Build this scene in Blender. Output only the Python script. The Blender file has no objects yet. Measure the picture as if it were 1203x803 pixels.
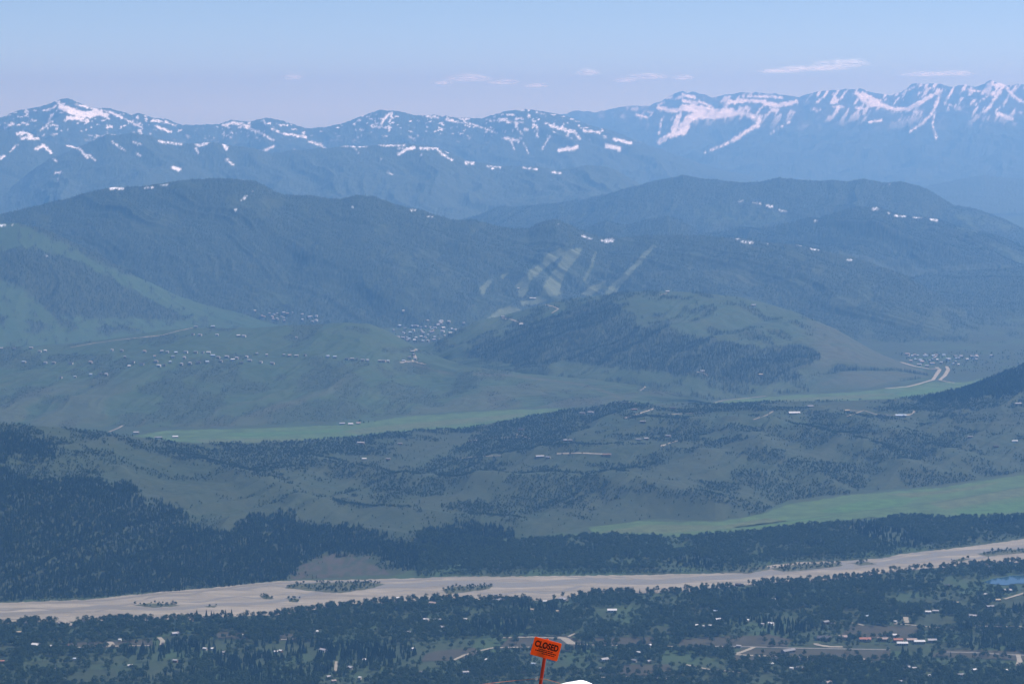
import bpy, bmesh, math, random
import numpy as np
from mathutils import Vector, Matrix

random.seed(7)
RNG = np.random.default_rng(11)
scene = bpy.context.scene
C = scene.collection

# ------------------------------------------------------------------ camera, world, sun, exposure
H = 1050.0                      # camera height above the valley floor, metres
FPX = 2830.0                    # focal length in pixels of the 1203 px wide photograph
CXP, CYP, Y0 = 601.5, 401.5, 130.0
PITCH = math.atan((CYP - Y0) / FPX)
cam_d = bpy.data.cameras.new('camera')
cam = bpy.data.objects.new('camera', cam_d)
C.objects.link(cam)
cam.location = (0, 0, H)
cam.rotation_euler = (math.pi / 2 - PITCH, 0, 0)
cam_d.sensor_width = 36.0
cam_d.lens = 36.0 * FPX / 1203.0
cam_d.clip_start = 0.5
cam_d.clip_end = 200000.0
scene.camera = cam

SUN_EL = math.radians(56.0)
SUN_AZ = math.radians(70.0)     # clockwise from +Y (the viewing direction) towards +X
world = bpy.data.worlds.new('World')
scene.world = world
world.use_nodes = True
wn = world.node_tree
sky = wn.nodes.new('ShaderNodeTexSky')
sky.sky_type = 'NISHITA'
sky.sun_disc = False
sky.sun_elevation = SUN_EL
sky.sun_rotation = SUN_AZ
sky.altitude = 2500.0
sky.air_density = 0.50
sky.dust_density = 0.35
sky.ozone_density = 1.0
bg = wn.nodes['Background']
bg.inputs['Strength'].default_value = 0.092
wn.links.new(sky.outputs[0], bg.inputs['Color'])
sun_d = bpy.data.lights.new('sun', 'SUN')
sun_d.energy = 5.0
sun_d.angle = math.radians(0.5)
sun_d.color = (1.0, 0.96, 0.90)
sun = bpy.data.objects.new('sun', sun_d)
C.objects.link(sun)
sdir = Vector((math.sin(SUN_AZ) * math.cos(SUN_EL), math.cos(SUN_AZ) * math.cos(SUN_EL), math.sin(SUN_EL)))
sun.rotation_euler = sdir.to_track_quat('Z', 'Y').to_euler()
scene.view_settings.view_transform = 'Standard'
scene.view_settings.look = 'None'
scene.view_settings.gamma = 1.0
scene.view_settings.exposure = 0.53
scene.render.engine = 'CYCLES'
scene.cycles.use_denoising = True
scene.cycles.max_bounces = 6
scene.cycles.volume_bounces = 1
scene.cycles.transparent_max_bounces = 8
HAZE_DENS, HAZE_COL, HAZE_ABS, HAZE_ANISO = 4.8e-5, (0.185, 0.48, 1.0), (0.5, 0.25, 0.0), 0.25

# ------------------------------------------------------------------ projection helpers
ct, st = math.cos(PITCH), math.sin(PITCH)
def ray(px, py):
    """pixel of the photograph -> (X/Y, dz/Y) of the line of sight in the world"""
    px, py = np.asarray(px, float), np.asarray(py, float)
    b = (CYP - py) / FPX
    yy = ct + b * st
    return (px - CXP) / FPX / yy, (-st + b * ct) / yy
def proj(X, Y, Z):
    dz = Z - H
    dep = Y * ct - dz * st
    return CXP + FPX * X / dep, CYP - FPX * (Y * st + dz * ct) / dep
def ground(px, py, z0=0.0):
    u, s = ray(px, py)
    Y = (z0 - H) / s
    return u * Y, Y

# ------------------------------------------------------------------ noise (numpy)
_TAB = np.random.default_rng(5).random((256, 256))
def vnoise(x, y):
    x, y = np.broadcast_arrays(np.asarray(x, float), np.asarray(y, float))
    xi, yi = np.floor(x).astype(int), np.floor(y).astype(int)
    fx, fy = x - xi, y - yi
    fx, fy = fx * fx * fx * (fx * (fx * 6 - 15) + 10), fy * fy * fy * (fy * (fy * 6 - 15) + 10)
    x0, x1, y0, y1 = xi & 255, (xi + 1) & 255, yi & 255, (yi + 1) & 255
    return (_TAB[x0, y0] * (1 - fx) + _TAB[x1, y0] * fx) * (1 - fy) + (_TAB[x0, y1] * (1 - fx) + _TAB[x1, y1] * fx) * fy
def fbm(x, y, o=4, seed=0.0):
    a, s, t = 0.5, 0.0, 0.0
    x, y = np.asarray(x, float) + seed * 17.3, np.asarray(y, float) - seed * 9.1
    for k in range(o):
        s = s + a * vnoise(x, y)
        t += a
        x, y, a = x * 2.03 + 31.7, y * 2.03 + 11.9, a * 0.5
    return s / t
def ridged(x, y, o=4, seed=0.0):
    a, s, t = 0.5, 0.0, 0.0
    x, y = np.asarray(x, float) + seed * 13.7, np.asarray(y, float) + seed * 5.3
    for k in range(o):
        s = s + a * (1 - np.abs(2 * vnoise(x, y) - 1))
        t += a
        x, y, a = x * 2.1 + 19.3, y * 2.1 + 7.7, a * 0.5
    return s / t
def sstep(a, b, x):
    t = np.clip((x - a) / (b - a), 0, 1)
    return t * t * (3 - 2 * t)

def sdf_poly(poly, px, py):
    """signed distance in photo pixels to a polygon (negative inside)"""
    px, py = np.asarray(px, float), np.asarray(py, float)
    P = np.asarray(poly, float)
    d = np.full(px.shape, 1e9)
    ins = np.zeros(px.shape, bool)
    n = len(P)
    for i in range(n):
        a, b = P[i], P[(i + 1) % n]
        ex, ey = b - a
        wx, wy = px - a[0], py - a[1]
        h = np.clip((wx * ex + wy * ey) / (ex * ex + ey * ey + 1e-9), 0, 1)
        d = np.minimum(d, np.hypot(wx - ex * h, wy - ey * h))
        c = (a[1] > py) != (b[1] > py)
        with np.errstate(divide='ignore', invalid='ignore'):
            xx = (b[0] - a[0]) * (py - a[1]) / (b[1] - a[1] + 1e-12) + a[0]
        ins ^= c & (px < xx)
    return np.where(ins, -d, d)
def sdf_line(pts, px, py):
    d = np.full(px.shape, 1e9)
    P = np.asarray(pts, float)
    if len(P) == 1:
        return np.hypot(px - P[0, 0], py - P[0, 1])
    for i in range(len(P) - 1):
        a, b = P[i], P[i + 1]
        ex, ey = b - a
        wx, wy = px - a[0], py - a[1]
        h = np.clip((wx * ex + wy * ey) / (ex * ex + ey * ey + 1e-9), 0, 1)
        d = np.minimum(d, np.hypot(wx - ex * h, wy - ey * h))
    return d
Z1 = lambda pts: [(x / 3, 60 + y / 3) for x, y in pts]
Z2 = lambda pts: [(401 + x / 3, 60 + y / 3) for x, y in pts]
Z3 = lambda pts: [(802 + x / 3, 60 + y / 3) for x, y in pts]
Z4 = lambda pts: [(x / 3, 320 + y / 3) for x, y in pts]
Z5 = lambda pts: [(401 + x / 3, 320 + y / 3) for x, y in pts]
Z6 = lambda pts: [(802 + x / 3, 320 + y / 3) for x, y in pts]
ZL = lambda pts: [(x / 2, 470 + y / 2) for x, y in pts]
ZR = lambda pts: [(600 + x / 2, 440 + y / 2) for x, y in pts]
ZS = lambda pts: [(550 + x / 4.81, 260 + y / 4.81) for x, y in pts]

# ------------------------------------------------------------------ materials
def new_mat(name):
    m = bpy.data.materials.new(name)
    m.use_nodes = True
    nt = m.node_tree
    b = nt.nodes['Principled BSDF']
    b.inputs['Roughness'].default_value = 0.85
    b.inputs['Specular IOR Level'].default_value = 0.2
    return m, nt, b
def nd(nt, t, **kw):
    n = nt.nodes.new(t)
    for k, v in kw.items():
        setattr(n, k, v)
    return n
def mixc(nt, fac, a, b):
    n = nd(nt, 'ShaderNodeMix', data_type='RGBA')
    for sock, v in ((n.inputs[0], fac), (n.inputs[6], a), (n.inputs[7], b)):
        if isinstance(v, bpy.types.NodeSocket):
            nt.links.new(v, sock)
        elif isinstance(v, tuple):
            sock.default_value = (*v, 1.0)
        else:
            sock.default_value = v
    return n.outputs[2]
def noise_fac(nt, scale, lo, hi, detail=6.0, vec_scale=(1, 1, 1), rough=0.6):
    g = nd(nt, 'ShaderNodeNewGeometry')
    mp = nd(nt, 'ShaderNodeMapping')
    mp.inputs['Scale'].default_value = vec_scale
    nt.links.new(g.outputs['Position'], mp.inputs['Vector'])
    n = nd(nt, 'ShaderNodeTexNoise')
    n.inputs['Scale'].default_value = scale
    n.inputs['Detail'].default_value = detail
    n.inputs['Roughness'].default_value = rough
    nt.links.new(mp.outputs[0], n.inputs['Vector'])
    r = nd(nt, 'ShaderNodeMapRange')
    r.inputs['From Min'].default_value = lo
    r.inputs['From Max'].default_value = hi
    nt.links.new(n.outputs['Fac'], r.inputs['Value'])
    return r.outputs[0]

def terrain_mat(name, sc, forest=(0.012, 0.022, 0.013), forest2=(0.024, 0.038, 0.019), dry=(0.030, 0.042, 0.020),
                grass=(0.016, 0.036, 0.016), green=(0.026, 0.062, 0.022), soil=(0.072, 0.064, 0.048), brush=0.5):
    m, nt, b = new_mat(name)
    at = nd(nt, 'ShaderNodeAttribute', attribute_name='cover')
    sp = nd(nt, 'ShaderNodeSeparateColor')
    nt.links.new(at.outputs['Color'], sp.inputs[0])
    big = noise_fac(nt, sc, 0.35, 0.65)
    fine = noise_fac(nt, sc * 9, 0.3, 0.7, 8.0)
    c = mixc(nt, big, grass, dry)
    c = mixc(nt, sp.outputs[2], c, green)
    fo = mixc(nt, fine, forest, forest2)  # conifer and brush tones
    c = mixc(nt, sp.outputs[0], c, fo)
    c = mixc(nt, at.outputs['Alpha'], c, soil)
    # mottling of shrubs and tussocks
    mt = nd(nt, 'ShaderNodeMath', operation='MULTIPLY')
    nt.links.new(fine, mt.inputs[0])
    mt.inputs[1].default_value = brush
    c = mixc(nt, mt.outputs[0], c, (0.035, 0.048, 0.024))
    c = mixc(nt, sp.outputs[1], c, (0.72, 0.80, 0.95))
    nt.links.new(c, b.inputs['Base Color'])
    return m
MT_FAR = terrain_mat('far_mountain_ground', 0.0012, forest=(0.020, 0.037, 0.030), forest2=(0.036, 0.058, 0.044), brush=0.3)  # forest tones paled and blued in the colour, standing in for distance haze
MT_MID = terrain_mat('mountain_ground', 0.003, forest=(0.012, 0.025, 0.020), forest2=(0.022, 0.040, 0.030), soil=(0.110, 0.135, 0.085))  # forest tones blued in the colour to add to the haze on these ridges
MT_HILL = terrain_mat('hill_ground', 0.006)
MT_ROLL = terrain_mat('rolling_hill_ground', 0.006, forest=(0.010, 0.020, 0.011), forest2=(0.020, 0.034, 0.016), dry=(0.021, 0.028, 0.013), grass=(0.009, 0.022, 0.010), green=(0.016, 0.040, 0.015), soil=(0.050, 0.038, 0.036), brush=0.62)
MT_NEAR = terrain_mat('valley_ground', 0.010)

def plain(name, col, rough=0.8, var=0.0, scale=1.0):
    m, nt, b = new_mat(name)
    b.inputs['Roughness'].default_value = rough
    if var:
        f = noise_fac(nt, scale, 0.3, 0.7)
        c = mixc(nt, f, tuple(v * (1 - var) for v in col), tuple(min(1, v * (1 + var)) for v in col))
        nt.links.new(c, b.inputs['Base Color'])
    else:
        b.inputs['Base Color'].default_value = (*col, 1)
    return m

# ------------------------------------------------------------------ object helpers
def link_obj(name, me, mat=None, parent=None, coll=C):
    if mat is not None:
        for mm in (mat if isinstance(mat, (list, tuple)) else [mat]):
            me.materials.append(mm)
    o = bpy.data.objects.new(name, me)
    coll.objects.link(o)
    if parent is not None:
        o.parent = parent
    return o
def tag(o, label=None, cat=None, group=None, kind=None):
    if label: o['label'] = label
    if cat: o['category'] = cat
    if group: o['group'] = group
    if kind: o['kind'] = kind
    return o
def grid_mesh(name, X, Y, Z, cover=None, smooth=True):
    nr, nc = X.shape
    me = bpy.data.meshes.new(name)
    co = np.stack([X, Y, Z], -1).reshape(-1, 3).astype(np.float32)
    idx = np.arange(nr * nc).reshape(nr, nc)
    q = np.stack([idx[:-1, :-1], idx[:-1, 1:], idx[1:, 1:], idx[1:, :-1]], -1).reshape(-1, 4)
    me.vertices.add(len(co)); me.vertices.foreach_set('co', co.ravel())
    me.loops.add(q.size); me.loops.foreach_set('vertex_index', q.ravel().astype(np.int32))
    me.polygons.add(len(q))
    me.polygons.foreach_set('loop_start', np.arange(0, q.size, 4, dtype=np.int32))
    me.polygons.foreach_set('loop_total', np.full(len(q), 4, np.int32))
    me.polygons.foreach_set('use_smooth', np.full(len(q), smooth))
    me.update(calc_edges=True)
    if cover is not None:
        at = me.attributes.new('cover', 'FLOAT_COLOR', 'POINT')
        at.data.foreach_set('color', np.clip(cover, 0, 1).reshape(-1, 4).astype(np.float32).ravel())
    return me

class Land: pass
def layer(name, crest, Yc, foot, x0, x1, nr, nc, mat, prof=1.0, mix=0.5, gul=(900, 60, 0.4), rough=(180, 10), smooth=0,
          zf=-5.0, maskfn=None, back=0.22, jit=0.0, foot_is_Y=False, fuzz=0.0, seed=1.0, bumps=None, crestgul=0.15):
    """One hill or mountain: crest line and foot line, a slope between them with spurs and gullies, and its back side."""
    L = Land()
    cr = np.asarray(crest, float)
    Ycf = (lambda x: np.full(np.shape(x), float(Yc))) if np.isscalar(Yc) else (lambda x: np.interp(x, [p[0] for p in Yc], [p[1] for p in Yc]))
    xs = np.linspace(x0, x1, nc)
    cu, cs = ray(cr[:, 0], cr[:, 1])
    uu = ray(xs, np.interp(xs, cr[:, 0], cr[:, 1]))[0]
    uu = np.sort(uu)
    s = np.interp(uu, cu, cs)
    if smooth:
        k = np.hanning(smooth * 2 + 1); k /= k.sum()
        s = np.convolve(np.pad(s, smooth, mode='edge'), k, 'valid')
    yc = Ycf(xs)
    zc = H + s * yc
    ft = np.asarray(foot, float)
    if foot_is_Y:
        yf = np.interp(xs, ft[:, 0], ft[:, 1])
    else:
        fx, fy = ground(ft[:, 0], ft[:, 1])
        yf = np.interp(uu, fx / fy, fy)
    yf = np.minimum(yf, yc - 60)
    nb = max(6, nr // 7)
    t = np.concatenate([np.linspace(-0.03, 1, nr), 1 + np.linspace(0, back, nb + 1)[1:] ])[:, None]
    tc = np.clip(t, 0, 1)
    g = mix * tc + (1 - mix) * (1 - (1 - tc) ** prof if prof >= 1 else tc ** (1 / prof))
    Y = yf + (yc - yf) * t
    zcc = np.maximum(zc, zf + 1)
    ks = max(5, nc // 32)                       # below the crest line the slope forgets its small bumps
    kk = np.hanning(ks * 2 + 1); kk /= kk.sum()
    zsm = np.convolve(np.pad(zcc, ks, mode='edge'), kk, 'valid')
    zmix = zsm + (zcc - zsm) * sstep(0.55, 1.0, t)
    Z = zf + (zmix - zf) * g + np.minimum(t, 0) * 400
    tb = np.clip(t - 1, 0, None)
    kb = tb / back
    Z = Z - kb * (0.75 + 0.25 * kb) * (zcc - zf + 40)
    X = uu * Y
    lam, amp, shear = gul
    V = (t - 0.5) * np.mean(yc - yf)
    wx = (fbm(X / lam * 0.7, V / lam * 0.7, 3, seed) - 0.5) * lam * 1.1
    q = X + shear * V + wx
    gu = ridged(q / lam, V / (lam * 4.5) , 4, seed)
    env = np.clip(np.sin(np.pi * np.clip(tc, 0, 1) ** 0.8), 0, 1) ** 0.7 + crestgul * sstep(0.7, 1.0, t) 
    rel = np.clip((zcc - zf) / (np.max(zcc - zf) * 0.5), 0.1, 1)
    Z = Z + amp * env * (gu - 0.55) * rel
    ro = fbm(X / rough[0], Y / rough[0], 5, seed + 3) - 0.5
    Z = Z + rough[1] * ro * np.clip(env + 0.25, 0, 1) * (1 - 0.85 * sstep(0.72, 1.0, t)) * 2 * np.clip(rel, 0.2, 1)
    if jit:
        Z = Z + jit * (fbm(X / (lam * 0.12), Y / (lam * 0.5), 4, seed + 7) - 0.5) * 2 * sstep(0.6, 1.0, t) * (t < 1.2)
    if bumps:
        for pts, hh, w in bumps:
            P = []
            for a, b in zip(pts[:-1], pts[1:]):
                for k in np.linspace(0, 1, 8, endpoint=False):
                    P.append((a[0] + (b[0] - a[0]) * k, a[1] + (b[1] - a[1]) * k))
            P.append(pts[-1])
            P = np.array(P)
            bx, by = ground(P[:, 0], P[:, 1], 45.0)
            sel = np.where((X > bx.min() - 3 * w) & (X < bx.max() + 3 * w) & (Y > by.min() - 3 * w) & (Y < by.max() + 3 * w))
            if len(sel[0]) == 0:
                continue
            d = sdf_line(np.stack([bx, by], -1), X[sel], Y[sel])
            Z[sel] += hh * np.exp(-(d / w) ** 2) * sstep(-0.02, 0.12, np.broadcast_to(t, Z.shape)[sel]) * (1 - sstep(0.70, 0.97, np.broadcast_to(t, Z.shape)[sel]))
    L.PX, L.PY = proj(X, Y, Z)
    L.X, L.Y, L.Z, L.t, L.gu, L.ro, L.uu = X, Y, Z, np.broadcast_to(t, Z.shape), gu, ro, uu
    cov = maskfn(L) if maskfn else np.zeros(Z.shape + (4,))
    L.cov = cov
    if fuzz:
        Z = Z + fuzz * (RNG.random(Z.shape) - 0.35) * np.clip(cov[..., 0], 0, 1) * (1 - np.clip(cov[..., 1], 0, 1))
        L.Z = Z
    L.nfront = nr
    me = grid_mesh(name, X, Y, Z, cov)
    L.obj = tag(link_obj(name, me, mat), kind='structure')
    return L
def cover(L, forest=0.0, snow=0.0, green=0.0, soil=0.0):
    o = np.zeros(L.Z.shape + (4,))
    for i, v in enumerate((forest, snow, green, soil)):
        o[..., i] = v
    return o
def strokes(L, lst, edge=0.9, nz=1.8, sc=0.42):
    """cover painted along listed strokes (points, width in zoomed pixels), with a ragged edge"""
    out = np.zeros(L.Z.shape)
    rag = (fbm(L.PX * sc, L.PY * sc, 4, 4.0) - 0.5) * 2 * nz
    brk = sstep(0.36, 0.52, fbm(L.PX * 0.55 + 40, L.PY * 0.75, 4, 14.0))
    for pts, w in lst:
        P = np.array(pts)
        r = w / 6.0 + 3
        sel = np.where((L.PX > P[:, 0].min() - r) & (L.PX < P[:, 0].max() + r) & (L.PY > P[:, 1].min() - r) & (L.PY < P[:, 1].max() + r) & (L.t < 1.02))
        if len(sel[0]) == 0:
            continue
        d = sdf_line(P, L.PX[sel], L.PY[sel]) - w / 6.0
        solid = min(0.85, max(0.15, (w - 5) / 8))
        out[sel] = np.maximum(out[sel], sstep(edge, -edge, d + rag[sel] * min(1.0, 0.4 + w / 14)) * (solid + (1 - solid) * brk[sel]))
    return out * 0.92
def polys(L, lst, edge=1.5, nz=4.0, sc=0.12, seed=2.0):
    rag = (fbm(L.PX * sc, L.PY * sc * 1.6, 4, seed) - 0.5) * 2 * nz
    out = np.zeros(L.Z.shape)
    for p in lst:
        out = np.maximum(out, sstep(edge, -edge, sdf_poly(p, L.PX, L.PY) + rag))
    return out
def on_land(L, px, py):
    """the point of a hill's front slope seen at a pixel, in world metres"""
    u = float(ray(px, py)[0])
    j = np.clip(np.interp(u, L.uu, np.arange(len(L.uu))), 0, len(L.uu) - 1.001)
    j0 = int(j); f = j - j0
    n = L.nfront
    c = lambda A: A[:n, j0] * (1 - f) + A[:n, j0 + 1] * f
    pys = np.minimum.accumulate(c(L.PY))
    k = np.interp(-py, -pys, np.arange(n))
    Y = np.interp(k, np.arange(n), c(L.Y)); Z = np.interp(k, np.arange(n), c(L.Z))
    return u * Y, Y, Z

# ------------------------------------------------------------------ ground sheet
us = np.concatenate([np.linspace(-1.3, -0.32, 30), np.linspace(-0.3, 0.3, 420), np.linspace(0.32, 1.3, 30)])
ysg = np.concatenate([np.linspace(1200, 4000, 20), np.linspace(4050, 7200, 330), np.linspace(7230, 12500, 150), np.linspace(13000, 46000, 40)])
GX, GY = us[None, :] * ysg[:, None], np.broadcast_to(ysg[:, None], (len(ysg), len(us))).copy()
GX = np.clip(GX, -19000, 19000)
GZ = (fbm(GX / 160, GY / 160, 3, 2) - 0.5) * 1.2 - 0.4
G = Land(); G.X, G.Y, G.Z = GX, GY, GZ; G.PX, G.PY = proj(GX, GY, GZ); G.t = np.zeros(GX.shape)
gcov = np.zeros(GX.shape + (4,))
gn = fbm(GX / 90, GY / 160, 4, 8)
gcov[..., 0] = sstep(0.52, 0.72, fbm(GX / 60, GY / 90, 4, 12)) * 0.7
gcov[..., 2] = sstep(0.45, 0.7, gn) * 0.6
gcov[..., 0] = np.where((G.PY < 480), sstep(0.35, 0.6, fbm(GX / 120, GY / 120, 4, 12)), gcov[..., 0])
valley = tag(link_obj('valley_floor', grid_mesh('valley_floor', GX, GY, GZ, gcov), MT_NEAR), kind='structure')

# ------------------------------------------------------------------ far ranges
# A: the far snowy range on the right
snowA = [(Z3(p), w) for p, w in [
    ([(0, 200), (60, 205), (120, 215), (170, 215)], 25), ([(0, 270), (20, 240), (50, 225), (120, 225), (180, 220)], 28), ([(0, 285), (15, 265)], 25),
    ([(185, 215), (215, 220), (250, 232)], 16), ([(270, 240), (265, 262), (220, 285), (180, 312)], 13), ([(180, 312), (140, 335), (80, 358)], 7),
    ([(310, 290), (345, 268), (375, 250)], 5), ([(160, 180), (230, 175), (290, 178)], 12), ([(290, 185), (340, 192), (400, 180)], 14),
    ([(230, 160), (300, 160), (350, 165)], 8), ([(455, 205), (485, 208)], 8), ([(530, 197), (565, 198)], 7),
    ([(615, 150), (640, 175), (660, 190), (700, 190), (745, 205), (790, 205), (830, 185), (878, 157)], 14), ([(640, 155), (690, 180)], 18),
    ([(615, 200), (640, 205)], 9), ([(775, 150), (800, 134), (815, 128)], 6), ([(905, 160), (885, 210), (850, 250), (800, 285)], 9),
    ([(890, 215), (880, 260), (895, 310)], 7), ([(1075, 118), (1130, 124), (1110, 150), (1080, 200), (1060, 215)], 10), ([(1085, 150), (1030, 190)], 6),
    ([(1145, 130), (1170, 165), (1203, 180), (1260, 190)], 10), ([(1110, 220), (1160, 240)], 14), ([(1000, 138), (1060, 142)], 6), ([(660, 250), (700, 245)], 9),
    ([(0, 153), (40, 163)], 10), ([(60, 180), (100, 195)], 9), ([(0, 175), (50, 185)], 10), ([(940, 190), (970, 200)], 6)]]
snowA += [(Z2(p), w) for p, w in [([(1203, 157), (1180, 168)], 10), ([(1120, 200), (1160, 210), (1203, 205)], 14), ([(1130, 240), (1120, 290)], 7),
    ([(1120, 320), (1150, 300), (1203, 285)], 16), ([(1190, 230), (1170, 280)], 20), ([(1120, 190), (1135, 180)], 8), ([(1040, 225), (1080, 235)], 8), ([(1135, 165), (1165, 165)], 7)]]
crestA = Z2([(560, 250), (700, 230), (760, 225), (845, 207), (890, 213), (985, 200), (1085, 193), (1130, 178), (1165, 160), (1203, 148)]) + \
    Z3([(50, 150), (100, 162), (190, 155), (280, 150), (350, 160), (410, 165), (460, 148), (550, 143), (640, 140), (690, 150), (730, 155), (770, 150),
        (805, 125), (870, 120), (950, 132), (1040, 125), (1090, 107), (1140, 124), (1203, 121), (1300, 112), (1400, 150), (1600, 170)])
def maskA(L):
    al = sstep(175, 128, L.PY)                       # high, open country
    f = sstep(0.25, 0.62, fbm(L.PX * 0.06, L.PY * 0.09, 4, 3) + 0.55 - al * 0.75)
    sn = strokes(L, snowA)
    pat = sstep(0.55, 0.63, fbm(L.PX * 0.24 + L.PY * 0.14, L.PY * 0.10, 4, 9)) * sstep(0.40, 0.56, fbm(L.PX * 0.035, L.PY * 0.05, 3, 29)) * sstep(158, 118, L.PY) * 0.85
    return cover(L, f, np.maximum(sn, pat), 0, 0.45 * al * (1 - f))
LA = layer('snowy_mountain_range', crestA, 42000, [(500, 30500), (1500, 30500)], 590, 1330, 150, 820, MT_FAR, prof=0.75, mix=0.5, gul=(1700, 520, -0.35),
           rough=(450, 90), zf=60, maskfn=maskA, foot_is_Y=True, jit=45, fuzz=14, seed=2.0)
# low blue hill at the right edge
LA2 = layer('far_hill', [(1040, 232), (1085, 219), (1119, 212), (1155, 206), (1175, 208), (1203, 210), (1260, 205), (1330, 215)], 27500, [(1000, 24500), (1400, 24500)],
            1030, 1330, 60, 300, MT_FAR, gul=(1100, 70, 0.3), rough=(300, 15), zf=20, foot_is_Y=True, jit=10, fuzz=12, seed=3.0,
            maskfn=lambda L: cover(L, 1.0))
# B: left and central range
snowB = [(Z2(p), w) for p, w in [
    ([(135, 270), (150, 240), (175, 218)], 8), ([(180, 220), (170, 250)], 5), ([(300, 230), (340, 234)], 8), ([(370, 242), (410, 250)], 7),
    ([(430, 240), (435, 250), (490, 268), (550, 290)], 5), ([(580, 305), (625, 318)], 8), ([(640, 320), (660, 360)], 4), ([(690, 270), (690, 300)], 7),
    ([(735, 300), (705, 350)], 5), ([(735, 262), (770, 275), (820, 285), (840, 310)], 9), ([(770, 350), (830, 340)], 12), ([(855, 280), (910, 288)], 8),
    ([(935, 335), (980, 345)], 12), ([(960, 310), (1020, 325)], 9), ([(600, 320), (610, 350)], 3), ([(690, 217), (715, 224)], 5), ([(510, 243), (640, 252)], 3),
    ([(620, 275), (640, 295)], 4)]]
snowB += [(Z1(p), w) for p, w in [
    ([(210, 182), (190, 200), (165, 210)], 6), ([(215, 198), (260, 215), (300, 225), (340, 217)], 22), ([(240, 235), (290, 240)], 14), ([(270, 189), (330, 204), (390, 217)], 7),
    ([(350, 217), (375, 227)], 14), ([(145, 280), (170, 260), (180, 225)], 7), ([(20, 270), (50, 255)], 8), ([(380, 212), (440, 240), (500, 270)], 7),
    ([(540, 244), (590, 252)], 9), ([(550, 265), (600, 285)], 8), ([(590, 252), (620, 265)], 5), ([(470, 245), (500, 260)], 5), ([(785, 262), (820, 253), (880, 264)], 8),
    ([(850, 264), (910, 285), (965, 315)], 7), ([(920, 355), (965, 335)], 8), ([(960, 275), (985, 285)], 5), ([(1000, 290), (1080, 305)], 8),
    ([(1090, 320), (1130, 330), (1150, 355)], 8), ([(1040, 350), (1070, 370)], 7), ([(940, 370), (945, 410)], 10), ([(965, 370), (975, 380)], 8), ([(985, 412)], 10),
    ([(930, 242), (935, 260)], 5)]]
crestB = [(-160, 150), (-60, 138)] + Z1([(0, 240), (60, 215), (150, 200), (210, 173), (240, 170), (265, 180), (330, 200), (380, 200), (430, 215), (465, 228), (490, 222), (540, 235), (580, 240),
    (610, 255), (645, 267), (700, 262), (770, 260), (815, 243), (880, 255), (940, 237), (990, 247), (1090, 270), (1140, 268), (1190, 257)]) + \
    Z2([(50, 235), (140, 206), (200, 210), (260, 225), (330, 222), (400, 232), (500, 240), (560, 218), (650, 210), (700, 218), (760, 228), (820, 245), (860, 260),
        (960, 290), (1040, 320), (1110, 345), (1170, 365), (1203, 375)]) + Z3([(100, 410), (250, 445), (420, 480)])
def maskB(L):
    al = sstep(165, 130, L.PY)
    f = sstep(0.2, 0.5, fbm(L.PX * 0.08, L.PY * 0.12, 4, 5) + 0.42 - al * 0.40)
    pat = 0.8 * sstep(0.64, 0.70, fbm(L.PX * 0.2, L.PY * 0.4, 5, 19) + 0.05 * al - 0.05) * sstep(172, 150, L.PY)
    return cover(L, f, np.maximum(strokes(L, snowB), pat), 0, 0.35 * al * (1 - f))
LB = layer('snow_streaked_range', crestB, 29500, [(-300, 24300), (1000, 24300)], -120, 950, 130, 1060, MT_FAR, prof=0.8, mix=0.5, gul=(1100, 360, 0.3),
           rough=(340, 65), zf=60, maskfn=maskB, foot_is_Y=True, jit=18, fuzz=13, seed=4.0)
# C: two nearer blue ridges on the left
snowC = [(Z1(p), w) for p, w in [
    ([(60, 292), (90, 287), (110, 300), (75, 310)], 11), ([(100, 310), (135, 310)], 8), ([(125, 345), (155, 334), (180, 360)], 9), ([(240, 332), (280, 345), (310, 375)], 9),
    ([(310, 365), (335, 385)], 5), ([(0, 380), (15, 370)], 9), ([(35, 355), (60, 330)], 5), ([(390, 290), (405, 292)], 4), ([(395, 320), (440, 350)], 5),
    ([(470, 320), (500, 330)], 6), ([(560, 318), (640, 330)], 7), ([(670, 310), (705, 335), (745, 315)], 9), ([(690, 345), (700, 360)], 5), ([(790, 330), (800, 345)], 10),
    ([(800, 385), (820, 400)], 9), ([(610, 410), (630, 418)], 12), ([(190, 380), (200, 390)], 5), ([(195, 430), (220, 428)], 5), ([(205, 452)], 4), ([(480, 360), (500, 370)], 4)]]
snowC += [(Z2(p), w) for p, w in [
    ([(0, 334), (90, 337)], 5), ([(50, 345), (60, 360)], 4), ([(135, 333), (225, 334)], 6), ([(200, 365), (230, 345), (255, 341)], 9), ([(280, 344), (335, 343), (355, 365), (390, 385)], 7),
    ([(370, 354), (420, 359)], 7), ([(285, 365)], 7), ([(440, 394), (465, 394)], 9), ([(515, 405), (560, 408)], 6), ([(535, 412)], 9), ([(640, 413), (690, 417)], 5),
    ([(745, 428), (770, 430)], 7), ([(165, 428), (180, 436)], 4), ([(200, 345), (220, 343)], 3), ([(140, 380)], 5)]]
crestC1 = [(-160, 160), (-60, 155), (0, 153), (33, 155), (50, 163), (70, 170), (84, 170), (103, 178), (120, 192), (140, 206), (170, 222), (210, 240)]
LC1 = layer('blue_ridge', crestC1, 25200, [(-300, 21500), (400, 21500)], -120, 220, 110, 360, MT_FAR, prof=0.9, gul=(850, 230, 0.5), rough=(280, 45), zf=60,
            maskfn=lambda L: cover(L, sstep(0.2, 0.45, fbm(L.PX * 0.1, L.PY * 0.1, 3, 5) + 0.2), strokes(L, snowC)), foot_is_Y=True, jit=14, fuzz=12, seed=5.0)
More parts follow.
